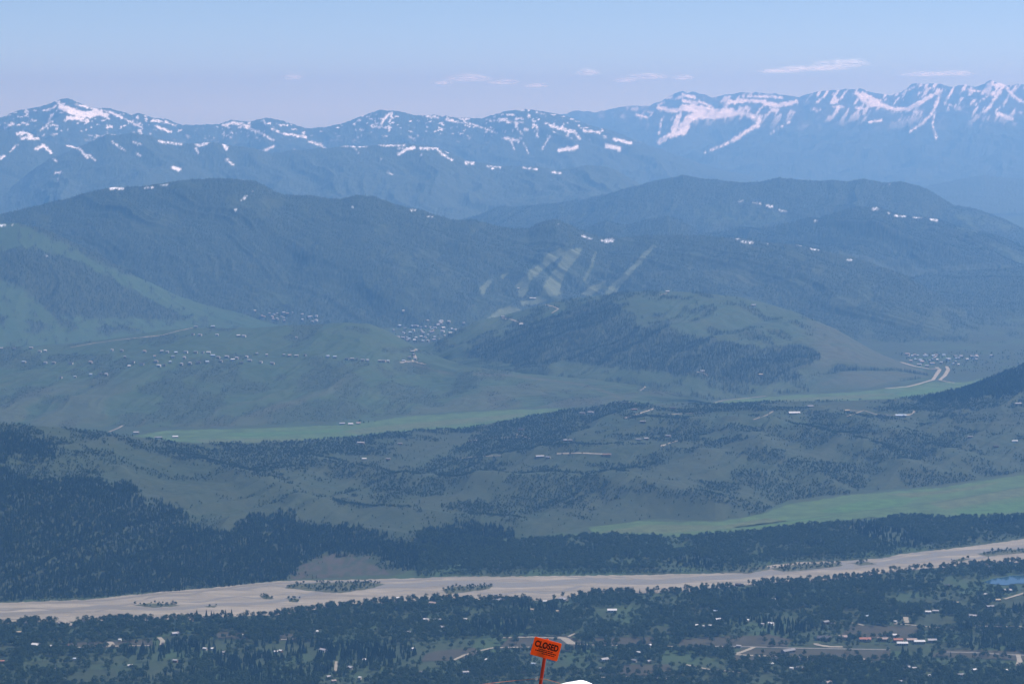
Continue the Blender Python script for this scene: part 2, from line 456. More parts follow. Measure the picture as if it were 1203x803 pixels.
crestC3 = [(-160, 246), (-40, 238), (10, 222), (35, 203), (60, 186), (95, 172), (125, 158), (160, 157), (190, 163), (220, 168), (250, 167), (285, 174), (320, 180), (360, 177), (401, 172)] + \
    Z2([(230, 331), (345, 343), (440, 387), (540, 408), (690, 411), (760, 425), (870, 405), (940, 412), (1000, 440), (1060, 475), (1120, 520), (1203, 580)])
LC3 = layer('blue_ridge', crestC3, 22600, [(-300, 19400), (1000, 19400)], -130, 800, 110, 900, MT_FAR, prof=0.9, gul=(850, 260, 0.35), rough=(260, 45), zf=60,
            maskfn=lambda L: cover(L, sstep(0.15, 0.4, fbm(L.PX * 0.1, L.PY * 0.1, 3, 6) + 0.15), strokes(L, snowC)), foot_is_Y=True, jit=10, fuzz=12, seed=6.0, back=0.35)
# D: forested ridges behind the ski hill on the right
snowD = [(Z3(p), w) for p, w in [([(195, 530), (210, 530)], 5), ([(250, 536), (275, 538)], 4), ([(295, 545), (315, 549)], 7), ([(730, 470)], 4), ([(340, 560), (365, 566)], 4)]]
snowD2 = [(Z3(p), w) for p, w in [([(670, 558), (690, 558)], 7), ([(725, 572)], 5), ([(750, 582), (785, 583)], 6), ([(815, 586), (840, 587)], 6), ([(875, 592), (900, 598)], 7), ([(465, 599), (475, 600)], 5)]]
crestD1 = Z2([(400, 600), (480, 580), (560, 550), (700, 545), (830, 535), (900, 515), (1000, 490), (1080, 470), (1203, 443)]) + \
    Z3([(100, 452), (200, 462), (270, 462), (340, 445), (400, 452), (580, 460), (640, 455), (700, 465), (770, 460), (830, 475), (900, 510), (960, 550), (1050, 565), (1130, 595), (1203, 630), (1300, 660), (1500, 700)])
def maskD(L):
    gr = polys(L, [Z3([(950, 570), (1060, 575), (1180, 630), (1060, 640), (960, 600)]), Z3([(20, 560), (120, 540), (250, 540), (380, 580), (300, 620), (100, 610), (20, 600)])], 2, 5)
    return cover(L, 1 - 0.55 * gr * sstep(0.35, 0.55, fbm(L.PX * 0.15, L.PY * 0.2, 3, 4)), strokes(L, snowD), 0.4 * gr)
LD1 = layer('forested_ridge', crestD1, 18500, [(300, 16500), (1500, 16500)], 530, 1330, 110, 820, MT_MID, prof=1.3, gul=(700, 170, -0.4), rough=(220, 32), zf=30,
            maskfn=maskD, foot_is_Y=True, jit=7, fuzz=11, seed=7.0)
crestD2 = Z3([(-200, 690), (-50, 660), (120, 640), (250, 625), (400, 603), (480, 592), (540, 566), (600, 554), (680, 551), (780, 580), (890, 595), (950, 615), (1060, 640), (1150, 670), (1203, 688), (1300, 705), (1500, 740)])
def maskD2(L):
    gr = polys(L, [Z3([(1090, 680), (1150, 690), (1250, 740), (1250, 770), (1150, 730)]), Z3([(930, 590), (1000, 600), (1040, 640), (960, 620)])], 2, 5)
    return cover(L, 1 - 0.6 * gr, strokes(L, snowD2), 0.4 * gr)
LD2 = layer('forested_ridge', crestD2, 15800, [(300, 14000), (1500, 14000)], 740, 1330, 100, 620, MT_MID, prof=1.3, gul=(600, 150, 0.4), rough=(200, 30), zf=20,
            maskfn=maskD2, foot_is_Y=True, jit=6, fuzz=10, seed=8.0)
LE2 = layer('forested_ridge', Z2([(760, 700), (860, 625), (930, 598), (1000, 615), (1080, 598), (1150, 585), (1203, 600)]) + Z3([(60, 640), (160, 660), (300, 700)]), 15600,
            [(300, 13600), (1500, 13600)], 655, 905, 70, 260, MT_MID, prof=1.3, gul=(500, 60, 0.4), rough=(200, 15), zf=10,
            maskfn=lambda L: cover(L, 1.0), foot_is_Y=True, jit=8, fuzz=10, seed=9.0)
LE3 = layer('forested_ridge', [(1000, 352), (1050, 332), (1090, 322), (1130, 319), (1203, 314), (1280, 306), (1350, 315)], 14300, [(900, 12200), (1500, 12200)], 1000, 1330, 70, 330,
            MT_MID, prof=1.2, gul=(480, 80, 0.5), rough=(180, 15), zf=5, maskfn=lambda L: cover(L, 0.9 - 0.6 * sstep(0.58, 0.68, L.gu) * sstep(345, 385, L.PY), 0, 0.2), foot_is_Y=True, jit=5, fuzz=9, seed=10.0)

# E: the ski mountain
runs = [ZS(p) for p in [
    [(520, 160), (560, 172), (440, 255), (345, 335), (330, 400), (300, 430), (272, 365), (350, 280), (425, 232), (445, 190)],
    [(560, 165), (640, 150), (620, 200), (545, 290), (520, 360), (515, 415), (410, 425), (440, 350), (480, 290), (520, 240)],
    [(300, 450), (400, 425), (450, 440), (380, 470), (310, 475)], [(640, 415), (700, 370), (765, 340), (745, 375), (690, 420)], [(120, 545), (180, 495), (240, 480), (290, 500), (200, 545)],
    [(1050, 140), (1000, 200), (960, 250), (900, 300), (835, 360), (800, 435), (768, 425), (800, 375), (880, 305), (945, 240), (1005, 170)],
    [(225, 290), (190, 328), (182, 318), (200, 296)], [(140, 322), (118, 360), (80, 412), (72, 375), (100, 345)]]]
snowE = [(Z1(p), w) for p, w in [([(390, 484), (430, 484)], 9), ([(510, 482), (540, 482)], 5), ([(570, 472), (590, 472)], 5), ([(850, 525), (870, 512)], 5), ([(890, 495)], 5), ([(830, 560)], 4)]]
snowE += [(Z2(p), w) for p, w in [([(40, 550)], 5), ([(240, 560), (260, 562)], 4), ([(305, 582), (320, 585)], 5), ([(850, 652), (880, 662)], 5), ([(922, 669), (955, 667)], 10), ([(765, 612)], 4)]]
snowE += [(Z3(p), w) for p, w in [([(190, 663), (200, 664)], 5), ([(210, 672), (245, 677)], 7), ([(300, 680)], 4), ([(405, 683), (415, 685)], 7), ([(435, 690)], 4), ([(450, 695), (465, 698)], 6),
    ([(480, 701)], 4), ([(500, 705)], 4), ([(580, 736), (595, 737)], 6)]]
crestE = [(-160, 262), (0, 252), (60, 238), (130, 221), (173, 219), (220, 212), (273, 211), (300, 215), (333, 230), (367, 232), (401, 236), (421, 230), (441, 232), (468, 242), (498, 248), (531, 258), (551, 258),
    (571, 262), (601, 270), (621, 270), (634, 263), (653, 258), (674, 267), (695, 276), (708, 280), (728, 280), (761, 277), (802, 277), (869, 280), (902, 284), (935, 286), (962, 293), (1002, 303), (1029, 313), (1062, 323),
    (1095, 342), (1130, 362), (1170, 384), (1203, 392), (1330, 398)]
def maskE(L):
    r = polys(L, [[(x + dx, y) for x, y in q] for q in runs for dx in (-1.2, 1.2)], 1.0, 1.6, 0.3)
    r = np.maximum(r, 0.9 * strokes(L, [(ZS(p), 10) for p in ([(520, 160), (440, 225), (350, 300), (300, 400)], [(720, 180), (700, 250), (660, 330)], [(1050, 140), (960, 240), (800, 430)])], 0.8, 1.0))
    low = sstep(345, 392, L.PY) * sstep(560, 820, L.PX)
    gr = sstep(0.50, 0.66, fbm(L.PX * 0.05, L.PY * 0.05, 4, 6) * 0.5 + L.gu * 0.5 + low * 0.16 - 0.1) * low
    left = sstep(372, 386, L.PY) * sstep(430, 300, L.PX) * 0.8
    town = polys(L, [[(530, 372), (560, 362), (600, 372), (545, 400), (480, 400), (490, 385)]], 3, 8) * 0.8
    sc = sstep(0.5, 0.6, fbm(L.PX * 0.2, L.PY * 0.2, 3, 3))
    f = 1 - np.maximum.reduce([r, 0.8 * gr, left * sc, town * sc])
    f = f * (1 - 0.55 * sstep(0.64, 0.72, fbm(L.PX * 0.035, L.PY * 0.06, 4, 51)))
    return cover(L, f, strokes(L, snowE), 0.5 * r + 0.6 * left, 0.72 * r)
LE = layer('ski_mountain', crestE, [(0, 13900), (500, 13700), (700, 13500), (1000, 13000), (1330, 11600)], [(-300, 388), (480, 386), (620, 384), (860, 392), (1050, 403), (1400, 405)], -140, 1330, 170, 1300,
           MT_MID, prof=1.0, mix=0.6, gul=(520, 130, 0.75), rough=(190, 22), maskfn=maskE, jit=4, fuzz=9, seed=11.0)
# F: grassy hill on the left
polyF = [[(-150, 280), (0, 292), (45, 292), (80, 302), (115, 320), (165, 345), (205, 366), (228, 374), (190, 378), (150, 374), (100, 374), (62, 370), (30, 342), (0, 330), (-150, 330)],
         [(22, 262), (50, 266), (83, 281), (117, 298), (160, 323), (150, 324), (110, 304), (70, 284)], [(28, 378), (48, 374), (58, 386), (40, 394)], [(60, 368), (82, 376), (95, 388), (70, 384)],
         [(108, 384), (140, 382), (162, 388), (130, 394)], [(-20, 366), (10, 372), (5, 384), (-20, 382)]]
def maskF(L):
    f = polys(L, polyF, 1.5, 5, 0.1)
    f = np.maximum(f, 0.8 * sstep(0.60, 0.68, fbm(L.PX * 0.16, L.PY * 0.2, 4, 8)) * sstep(300, 270, L.PX))
    return cover(L, f, strokes(L, [(Z1(p), w) for p, w in [([(0, 614), (15, 614)], 6), ([(45, 612)], 4), ([(165, 722)], 5)]]), 0.7)
LF = layer('grassy_hill', [(-160, 268), (-60, 262), (0, 262), (20, 262), (50, 268), (83, 283), (117, 300), (160, 325), (180, 334), (207, 347), (240, 358), (277, 366), (310, 377), (345, 386)],
           [(0, 12100), (200, 11900), (345, 11600)], [(-300, 412), (0, 409), (150, 398), (250, 390), (345, 386)], -140, 345, 110, 460, MT_HILL, prof=1.3, mix=0.5, gul=(420, 55, 0.6), rough=(140, 10),
           maskfn=maskF, jit=3, fuzz=5, seed=12.0, smooth=4)

# H: the rounded butte in the middle right
polyH = [Z5([(430, 290), (480, 250), (560, 230), (640, 190), (700, 165), (780, 140), (860, 110), (940, 95), (985, 120), (1000, 160), (1050, 190), (1100, 195), (1203, 215)]) +
         Z6([(100, 228), (200, 258), (280, 268), (400, 250), (475, 275), (485, 310), (430, 330), (400, 350), (430, 372), (300, 400), (200, 395), (100, 375), (0, 362)]) +
         Z5([(1100, 350), (960, 330), (800, 320), (660, 330), (500, 312)])]
def maskH(L):
    f = polys(L, polyH, 1.5, 5, 0.09)
    rt = sstep(930, 980, L.PX)
    st_ = sstep(0.56, 0.44, L.gu) * rt * 0.9
    mot = 0.75 * sstep(0.54, 0.64, fbm(L.X / 70, L.Y / 70, 4, 8)) * (1 - rt)
    f = np.maximum(np.maximum(f, st_), mot)
    soil = 0.3 * sstep(0.56, 0.70, L.gu) * rt
    return cover(L, f, 0, 0.25 * (1 - rt), soil)
LH = layer('rounded_butte', [(470, 412), (500, 406), (534, 390), (561, 377), (588, 372), (634, 358), (668, 352), (700, 347), (734, 344), (761, 342), (802, 342), (835, 345), (869, 349), (902, 357), (935, 367), (969, 381), (995, 394),
            (1015, 406), (1035, 416), (1062, 427), (1092, 438), (1110, 445)], [(470, 10000), (600, 10300), (900, 10300), (1000, 10050), (1092, 9650), (1110, 9600)],
           [(440, 430), (530, 445), (640, 462), (760, 470), (820, 472), (900, 466), (960, 460), (1010, 457), (1092, 447), (1120, 446)], 475, 1108, 150, 760, MT_HILL, prof=1.5, mix=0.4, gul=(190, 60, -0.9), rough=(110, 9),
           maskfn=maskH, jit=2, fuzz=4, seed=13.0, smooth=10)
# G: long grassy butte on the left
def maskG(L):
    n = fbm(L.X / 110, L.Y / 170, 5, 15)
    f = 0.75 * sstep(0.50, 0.60, n + 0.10 * sstep(430, 470, L.PY) + (0.5 - L.gu) * 0.5)
    f = np.maximum(f, polys(L, [Z4([(160, 290), (300, 285), (400, 292), (390, 312), (160, 315)]), Z5([(140, 265), (245, 268), (240, 285), (150, 282)]), Z4([(-80, 280), (150, 290), (140, 330), (-80, 340)])], 1.5, 3) * 0.8)
    road = strokes(L, [(Z5(p), w) for p, w in [([(220, 312), (330, 345), (400, 358)], 7), ([(470, 358), (640, 365), (700, 375), (850, 395), (960, 430), (985, 445)], 9)]])
    soil = np.maximum(0.3 * sstep(0.58, 0.70, L.gu) * sstep(430, 465, L.PY), road * 0.6)
    return cover(L, f, 0, 0.4, soil)
LG = layer('grassy_butte', [(-160, 420), (0, 408), (85, 404), (150, 394), (200, 387), (230, 384), (300, 385), (340, 382), (401, 379), (434, 380), (458, 390), (478, 402), (495, 412), (530, 424), (560, 431), (620, 439), (700, 446), (760, 454), (820, 467), (840, 472)],
           [(0, 9600), (480, 9600), (560, 9050), (700, 8900), (760, 8800), (840, 8600)], [(-300, 508), (0, 505), (150, 503), (267, 502), (400, 496), (484, 487), (600, 480), (650, 479), (740, 476), (840, 473)],
           -140, 838, 140, 900, MT_HILL, prof=1.25, mix=0.5, gul=(230, 48, -0.5), rough=(120, 10), maskfn=maskG, jit=1.5, fuzz=2.5, seed=14.0, smooth=8)

# I: rolling wooded hills across the middle
polyI = [ZL([(-80, 80), (60, 82), (120, 100), (137, 125), (130, 142), (60, 145), (-80, 150)]),
         ZL([(-200, 160), (0, 160), (60, 175), (90, 190), (200, 188), (300, 200), (340, 237), (400, 240), (430, 272), (470, 300), (520, 318), (560, 298), (600, 275), (680, 268), (740, 297), (800, 300), (840, 300), (900, 318), (960, 345),
             (1000, 340), (1010, 300), (1110, 295), (1203, 305), (1203, 412), (1000, 420), (930, 385), (870, 365), (760, 362), (705, 395), (660, 435), (500, 442), (400, 455), (200, 470), (-200, 480)]),
         ZR([(1220, -30), (1203, -15), (1140, 5), (1070, 25), (1010, 40), (960, 60), (1060, 60), (1130, 50), (1220, 40)])]
grassI = [ZL([(140, 130), (300, 130), (480, 150), (560, 170), (700, 190), (780, 230), (790, 290), (700, 262), (600, 255), (560, 300), (480, 300), (420, 240), (330, 200), (200, 180), (120, 170)])]
soilI = [ZL([(660, 440), (690, 410), (730, 375), (790, 362), (850, 368), (900, 395), (940, 420), (900, 440)])]
def maskI(L):
    con = polys(L, polyI, 4.0, 9, 0.09)
    gr = polys(L, grassI, 3, 8, 0.05)
    n = fbm(L.X / 120 + L.Y / 300, L.Y / 85, 6, 17)
    asp = (0.02 + 0.98 * sstep(0.41, 0.60, n + (0.585 - L.gu) * 0.75 - gr * 0.07)) * 0.9 * (1 - 0.5 * gr)
    L.con, L.asp = con, asp * (1 - con)
    soil = polys(L, soilI, 2.5, 9, 0.2) * (0.35 + 0.65 * sstep(0.38, 0.55, fbm(L.PX * 0.15, L.PY * 0.3, 4, 6)))
    f = np.maximum(np.maximum(con, asp) * (1 - soil), soil * sstep(0.40, 0.6, fbm(L.PX * 0.3, L.PY * 0.5, 4, 8)) * 0.6)
    L.con, L.asp = con * (1 - soil), asp * (1 - con) * (1 - soil)
    meadow = polys(L, [ZR([(250, 20), (480, 70), (420, 110), (240, 120), (180, 90)]), ZR([(380, 75), (700, 80), (760, 110), (600, 140), (400, 130)])], 3, 8) * sstep(0.4, 0.6, fbm(L.X / 60, L.Y / 60, 3, 3))
    return cover(L, f, 0, 0.25 + 0.3 * meadow, np.maximum(soil * (0.35 + 0.6 * sstep(0.45, 0.62, ridged(L.PX * 0.11 + L.PY * 0.07, L.PY * 0.05, 4, 3))), 0.08 * sstep(0.60, 0.70, L.gu)))
bumpI = [(ZR([(0, 252), (180, 252), (330, 264), (500, 290), (600, 302)]), 34, 110), (ZR([(320, 152), (560, 152), (700, 165), (850, 185), (930, 205)]), 26, 80),
         (ZR([(640, 105), (780, 135), (900, 160), (1050, 190)]), 20, 70), (ZL([(480, 152), (620, 152), (780, 170), (900, 185), (1100, 192)]), 22, 80),
         (ZL([(300, 190), (450, 205), (600, 235), (760, 262)]), 24, 80), (ZL([(830, 250), (960, 255), (1203, 258)]), 16, 60), (ZL([(850, 292), (1000, 298), (1200, 300)]), 14, 50),
         (ZR([(520, 165), (640, 205), (780, 240), (860, 255)]), 18, 60), (ZR([(0, 195), (240, 200), (420, 205)]), 18, 80)]
LI = layer('rolling_hills', [(-160, 502), (0, 497), (33, 498), (83, 503), (133, 510), (200, 519), (280, 520), (333, 518), (401, 514), (484, 505), (534, 504), (568, 499), (601, 492), (640, 485), (660, 481), (694, 479), (728, 471), (760, 474), (800, 475),
            (850, 474), (900, 472), (950, 471), (1020, 470), (1060, 467), (1100, 463), (1135, 455), (1169, 441), (1203, 427), (1330, 395)],
           [(0, 6300), (133, 6500), (333, 6900), (408, 7300), (600, 7700), (900, 7800), (1060, 7950), (1203, 8300), (1330, 8400)],
           [(-300, 709), (0, 707), (130, 701), (200, 696), (330, 684), (470, 680), (540, 665), (600, 640), (690, 620), (760, 612), (840, 613), (895, 604), (925, 592), (1000, 581), (1100, 572), (1203, 556), (1400, 540)],
           -140, 1330, 230, 1300, MT_ROLL, prof=1.9, mix=0.35, gul=(300, 54, -0.75), rough=(110, 11), maskfn=maskI, jit=2, seed=15.0, smooth=12, bumps=bumpI)


# ------------------------------------------------------------------ sampling heights of the built land
def land_at(L, X, Y, what='Z'):
    """bilinear value on a hill's grid at world X, Y (nan outside)"""
    X, Y = np.atleast_1d(X).astype(float), np.atleast_1d(Y).astype(float)
    u = X / Y
    j = (u - L.uu[0]) / (L.uu[-1] - L.uu[0]) * (len(L.uu) - 1)
    j = np.interp(u, L.uu, np.arange(len(L.uu)), left=-1, right=-1)
    ok = j >= 0
    j0 = np.clip(j.astype(int), 0, len(L.uu) - 2)
    n = L.nfront
    ya, yb = L.Y[0, j0], L.Y[n - 1, j0]
    r = (Y - ya) / (yb - ya) * (n - 1)
    ok &= (r >= 0) & (r <= n - 1)
    r0 = np.clip(r.astype(int), 0, n - 2)
    fr, fj = np.clip(r - r0, 0, 1), np.clip(j - j0, 0, 1)
    A = getattr(L, what)
    v = (A[r0, j0] * (1 - fr) + A[r0 + 1, j0] * fr) * (1 - fj) + (A[r0, j0 + 1] * (1 - fr) + A[r0 + 1, j0 + 1] * fr) * fj
    return np.where(ok, v, np.nan)

# ------------------------------------------------------------------ river, fields, lake, roads
M_GRAVEL, nt, b = new_mat('river_gravel')
f1 = noise_fac(nt, 0.026, 0.34, 0.66, 8.0, (0.16, 1.0, 1.0), 0.65)
f2 = noise_fac(nt, 0.05, 0.25, 0.75, 8.0, (0.5, 1.0, 1.0), 0.7)
c = mixc(nt, f1, (0.135, 0.125, 0.105), (0.285, 0.258, 0.215))
f2m = nd(nt, 'ShaderNodeMath', operation='MULTIPLY'); nt.links.new(f2, f2m.inputs[0]); f2m.inputs[1].default_value = 0.5
c = mixc(nt, f2m.outputs[0], c, (0.10, 0.095, 0.085))
nt.links.new(c, b.inputs['Base Color'])
M_SILT, nt, b = new_mat('silty_water')
b.inputs['Base Color'].default_value = (0.155, 0.145, 0.125, 1)
b.inputs['Roughness'].default_value = 0.4
M_LAKE, nt, b = new_mat('lake_water')
b.inputs['Base Color'].default_value = (0.02, 0.05, 0.08, 1)
b.inputs['Roughness'].default_value = 0.08
b.inputs['Specular IOR Level'].default_value = 0.5
M_FIELD = plain('field_grass', (0.046, 0.082, 0.030), 0.9, 0.34, 0.016)
M_PASTURE = plain('dry_pasture', (0.037, 0.036, 0.025), 0.9, 0.25, 0.02)
M_LAWN = plain('lawn_grass', (0.023, 0.034, 0.017), 0.9, 0.25, 0.03)
M_ROAD = plain('pale_gravel_road', (0.21, 0.195, 0.165), 0.9, 0.15, 0.05)
M_ASPH = plain('worn_asphalt', (0.13, 0.13, 0.125), 0.9, 0.12, 0.05)
M_BAR = plain('bar_scrub', (0.055, 0.062, 0.036), 0.9, 0.3, 0.03)

def curve_y(pts):
    P = np.asarray(pts, float)
    return lambda x: np.interp(x, P[:, 0], P[:, 1])
riv_up = curve_y([(-200, 716), (0, 708), (100, 704), (150, 699), (200, 694), (250, 690), (330, 682), (400, 681), (480, 679), (540, 677), (600, 677), (680, 676), (760, 675), (802, 674), (850, 673), (880, 668), (905, 664), (940, 660), (985, 659), (1035, 656), (1062, 650), (1102, 646), (1152, 640), (1203, 633), (1400, 612)])
riv_lo = curve_y([(-200, 742), (0, 733), (27, 731), (120, 729), (213, 727), (267, 724), (327, 722), (401, 712), (468, 707), (511, 704), (568, 706), (640, 705), (701, 698), (802, 695), (852, 690), (902, 685), (955, 683), (1009, 678), (1052, 671), (1135, 664), (1203, 660), (1400, 645)])
def band(name, up, lo, x0, x1, nx, ny, z, mat, jit=6.0, kind='structure', seed=1, crown=0.0):
    xs = np.linspace(x0, x1, nx)
    xu, yu = ground(xs, up(xs)); xl, yl = ground(xs, lo(xs))
    k = np.linspace(0, 1, ny)[:, None]
    X = xl + (xu - xl) * k; Y = yl + (yu - yl) * k
    e = (fbm(xs[None, :] * 0.22, k * 3, 4, seed) - 0.5) * jit * 2 * np.abs(2 * k - 1) ** 2
    Y = Y + e * np.sign(k - 0.5) 
    Z = np.full(X.shape, float(z)) + crown * (1 - (2 * k - 1) ** 2) * fbm(X / 60, Y / 25, 3, seed)
    return tag(link_obj(name, grid_mesh(name, X, Y, Z), mat), kind=kind)
band('river_bed', riv_up, riv_lo, -200, 1400, 900, 26, 0.5, M_GRAVEL, 10)
chan = [(0, 0.75), (120, 0.60), (215, 0.80), (300, 0.75), (380, 0.55), (460, 0.35), (560, 0.45), (640, 0.40), (760, 0.55), (850, 0.60), (960, 0.55), (1060, 0.5), (1203, 0.45), (1400, 0.5)]
mid = lambda x: riv_up(x) + (riv_lo(x) - 7 - riv_up(x)) * np.interp(x, [c_[0] for c_ in chan], [c_[1] for c_ in chan]) + 1.2 * np.sin(x / 23.0)
band('river_water', lambda x: mid(x) - np.interp(x, [0, 300, 560, 760, 1000, 1400], [2, 1.6, 3.2, 3.2, 2.6, 2.6]), lambda x: mid(x) + np.interp(x, [0, 300, 560, 760, 1000, 1400], [1.8, 1.5, 2.8, 2.6, 2.2, 2.2]), -200, 1400, 800, 6, 0.60, M_SILT, 4, seed=3)
for ph, off, amp, wl in ((0.3, 0.30, 0.20, 61.0), (1.7, 0.66, 0.18, 97.0)):
    cc = lambda x, ph=ph, off=off, amp=amp, wl=wl: riv_up(x) + (riv_lo(x) - 6 - riv_up(x)) * (off + amp * np.sin(x / wl + ph) + 0.06 * np.sin(x / 11.0 + ph * 3))
    band('river_water', lambda x, cc=cc: cc(x) - 1.6 * sstep(0.42, 0.75, fbm(x / 26.0, x * 0 + ph, 3, 3)), lambda x, cc=cc: cc(x) + 1.6 * sstep(0.40, 0.75, fbm(x / 31.0, x * 0 + ph + 4, 3, 5)), -200, 1400, 700, 4, 0.64 + ph * 0.02, M_SILT, 3, seed=7)
band('river_water', lambda x: riv_up(x) + 1.6 + 0.8 * np.sin(x / 17), lambda x: riv_up(x) + 3.0 + 0.8 * np.sin(x / 17), 60, 520, 300, 4, 0.75, M_SILT, 3, seed=5)

def sheet(name, poly, mat, z=0.6, jit=0.7, land=None, kind='structure'):
    """a field or water surface: outline from its corners, ragged edge, lying on the land"""
    P = []
    n = len(poly)
    for i in range(n):
        a, b_ = poly[i], poly[(i + 1) % n]
        m = max(2, int(math.hypot(b_[0] - a[0], b_[1] - a[1]) / 4))
        for k in range(m):
            P.append((a[0] + (b_[0] - a[0]) * k / m, a[1] + (b_[1] - a[1]) * k / m + random.uniform(-jit, jit)))
    P = np.array(P)
    x, y = ground(P[:, 0], P[:, 1], z)
    bm = bmesh.new()
    vs = [bm.verts.new((x[i], y[i], z)) for i in range(len(P))]
    es = [bm.edges.new((vs[i], vs[(i + 1) % len(vs)])) for i in range(len(vs))]
    bmesh.ops.triangle_fill(bm, use_beauty=True, edges=es, normal=(0, 0, 1))
    for f in bm.faces:
        if f.normal.z < 0: f.normal_flip()
    me = bpy.data.meshes.new(name); bm.to_mesh(me); bm.free()
    return tag(link_obj(name, me, mat), kind=kind)
DITCHES = []
FIELDS = [[(150, 513), (200, 505), (300, 503), (400, 499), (480, 489), (600, 481), (658, 480), (680, 481), (640, 496), (600, 502), (540, 510), (480, 516), (400, 522), (330, 526), (230, 527), (150, 522)],
          [(812, 476), (870, 468), (950, 463), (1020, 459), (1092, 449), (1135, 449), (1180, 438), (1180, 455), (1140, 462), (1085, 474), (950, 482), (840, 484)],
          [(690, 619), (750, 612), (840, 613), (895, 604), (925, 592), (1000, 581), (1100, 573), (1203, 557), (1330, 545), (1330, 612), (1203, 606), (1100, 609), (1025, 607), (950, 615), (870, 626), (800, 630), (700, 628)]]
for p in FIELDS:
    sheet('meadow', p, M_FIELD, 0.7, 0.5)
M_LUSH = plain('lush_field_grass', (0.042, 0.090, 0.028), 0.9, 0.3, 0.03)
M_HAY = plain('drying_hay_grass', (0.058, 0.078, 0.034), 0.9, 0.3, 0.03)
for p, m in [([(700, 625), (760, 616), (850, 617), (900, 608), (930, 612), (850, 621), (780, 626)], M_HAY), ([(960, 600), (1010, 588), (1080, 584), (1060, 594), (990, 603)], M_LUSH), ([(1090, 590), (1203, 572), (1203, 582), (1110, 598)], M_HAY),
             ([(1040, 580), (1110, 576), (1180, 564), (1150, 574), (1070, 584)], M_HAY), ([(1120, 600), (1203, 588), (1260, 590), (1203, 600), (1130, 605)], M_LUSH), ([(860, 619), (930, 610), (985, 605), (950, 611), (880, 621)], M_LUSH),
             ([(400, 506), (480, 497), (560, 490), (620, 485), (600, 491), (500, 502), (420, 510)], M_HAY), ([(260, 509), (360, 506), (420, 503), (390, 508), (290, 513)], M_LUSH), ([(230, 516), (300, 515), (380, 515), (330, 519), (240, 520)], M_HAY),
             ([(500, 507), (570, 497), (640, 488), (610, 497), (530, 509)], M_LUSH), ([(900, 470), (980, 465), (1060, 461), (1020, 467), (920, 474)], M_HAY), ([(1050, 461), (1110, 455), (1100, 460), (1060, 466)], M_LUSH)]:
    sheet('meadow', p, m, 0.76, 0.4)
for p in [[(1203, 571), (1100, 590), (985, 603), (870, 620)], [(160, 514), (300, 512), (480, 503), (640, 489)]]:
    DITCHES.append(p)
sheet('meadow', [(300, 352 + 14), (360, 366), (385, 372), (360, 380), (290, 378)], M_FIELD, 0.7, 0.5)
LAKE = [(1156, 683), (1165, 679.5), (1178, 677.5), (1190, 675.5), (1203, 675), (1240, 676), (1250, 684), (1215, 686), (1195, 684.5), (1182, 687), (1168, 686)]
sheet('lake', LAKE, M_LAKE, 0.8, 0.3)
CLEAR = [  # open ground between the trees: (outline, material)
    ([(66, 755), (112, 762), (180, 757), (178, 749), (150, 752), (108, 753)], M_PASTURE), ([(190, 756), (236, 752), (232, 743), (194, 747)], M_LAWN), ([(70, 803), (140, 800), (135, 785), (100, 786), (72, 797)], M_LAWN),
    ([(-30, 772), (20, 768), (18, 757), (-30, 760)], M_LAWN), ([(252, 749), (292, 750), (290, 742), (255, 742)], M_PASTURE), ([(326, 752), (350, 751), (346, 744), (330, 743)], M_PASTURE),
    ([(494, 776), (530, 775), (566, 768), (558, 760), (515, 764), (500, 768)], M_PASTURE), ([(584, 762), (634, 760), (665, 764), (690, 756), (668, 746), (600, 747)], M_PASTURE), ([(728, 792), (790, 793), (786, 780), (732, 780)], M_PASTURE),
    ([(695, 756), (772, 756), (768, 748), (700, 748)], M_PASTURE), ([(796, 760), (925, 759), (930, 750), (905, 745), (850, 747), (800, 750)], M_PASTURE), ([(858, 775), (1048, 775), (1046, 764), (872, 761)], M_PASTURE),
    ([(1064, 740), (1126, 740), (1122, 722), (1084, 722)], M_LAWN), ([(985, 748), (1078, 750), (1080, 735), (1000, 734)], M_PASTURE), ([(1158, 716), (1210, 714), (1210, 702), (1170, 704)], M_LAWN),
    ([(1082, 713), (1118, 713), (1112, 703), (1086, 703)], M_LAWN), ([(1090, 762 + 8), (1203, 775), (1203, 764), (1110, 762)], M_PASTURE), ([(985, 726), (1012, 726), (1010, 716), (990, 716)], M_LAWN),
    ([(1190, 724), (1230, 726), (1230, 718), (1190, 718)], M_LAWN), ([(950, 770), (1000, 768), (1040, 763), (1080, 764), (1090, 758), (1050, 756), (945, 756)], M_LAWN), ([(806, 802), (850, 803), (846, 795), (806, 795)], M_LAWN),
    ([(806, 722), (838, 722), (834, 714), (810, 716)], M_LAWN), ([(760, 745), (792, 744), (790, 735), (764, 736)], M_LAWN), ([(1170, 740), (1205, 742), (1205, 735), (1172, 735)], M_LAWN)]
for p, m in CLEAR:
    sheet('clearing', p, m, 0.55 if m is M_PASTURE else 0.5, 0.5)
BARS = [[(335, 690), (345, 685), (380, 684), (430, 683), (452, 685), (440, 690), (400, 696), (370, 694)], [(520, 692), (530, 689), (560, 688), (580, 687), (575, 691), (545, 695), (525, 697)],
        [(905, 667), (940, 662), (985, 661), (990, 664), (960, 668), (920, 671)], [(1000, 661), (1020, 659.5), (1030, 662), (1012, 664)], [(1148, 650), (1170, 646), (1203, 644), (1230, 642), (1230, 647), (1190, 650), (1160, 653)],
        [(1118, 658), (1130, 655.5), (1140, 656), (1130, 659)], [(158, 710), (175, 708), (205, 709), (212, 711), (180, 713)], [(240, 712), (255, 711), (252, 713)], [(846, 672), (880, 667), (900, 664), (905, 668), (880, 673)],
        [(305, 699), (318, 700), (322, 703), (310, 703)], [(338, 702), (352, 703), (350, 707), (340, 706)]]
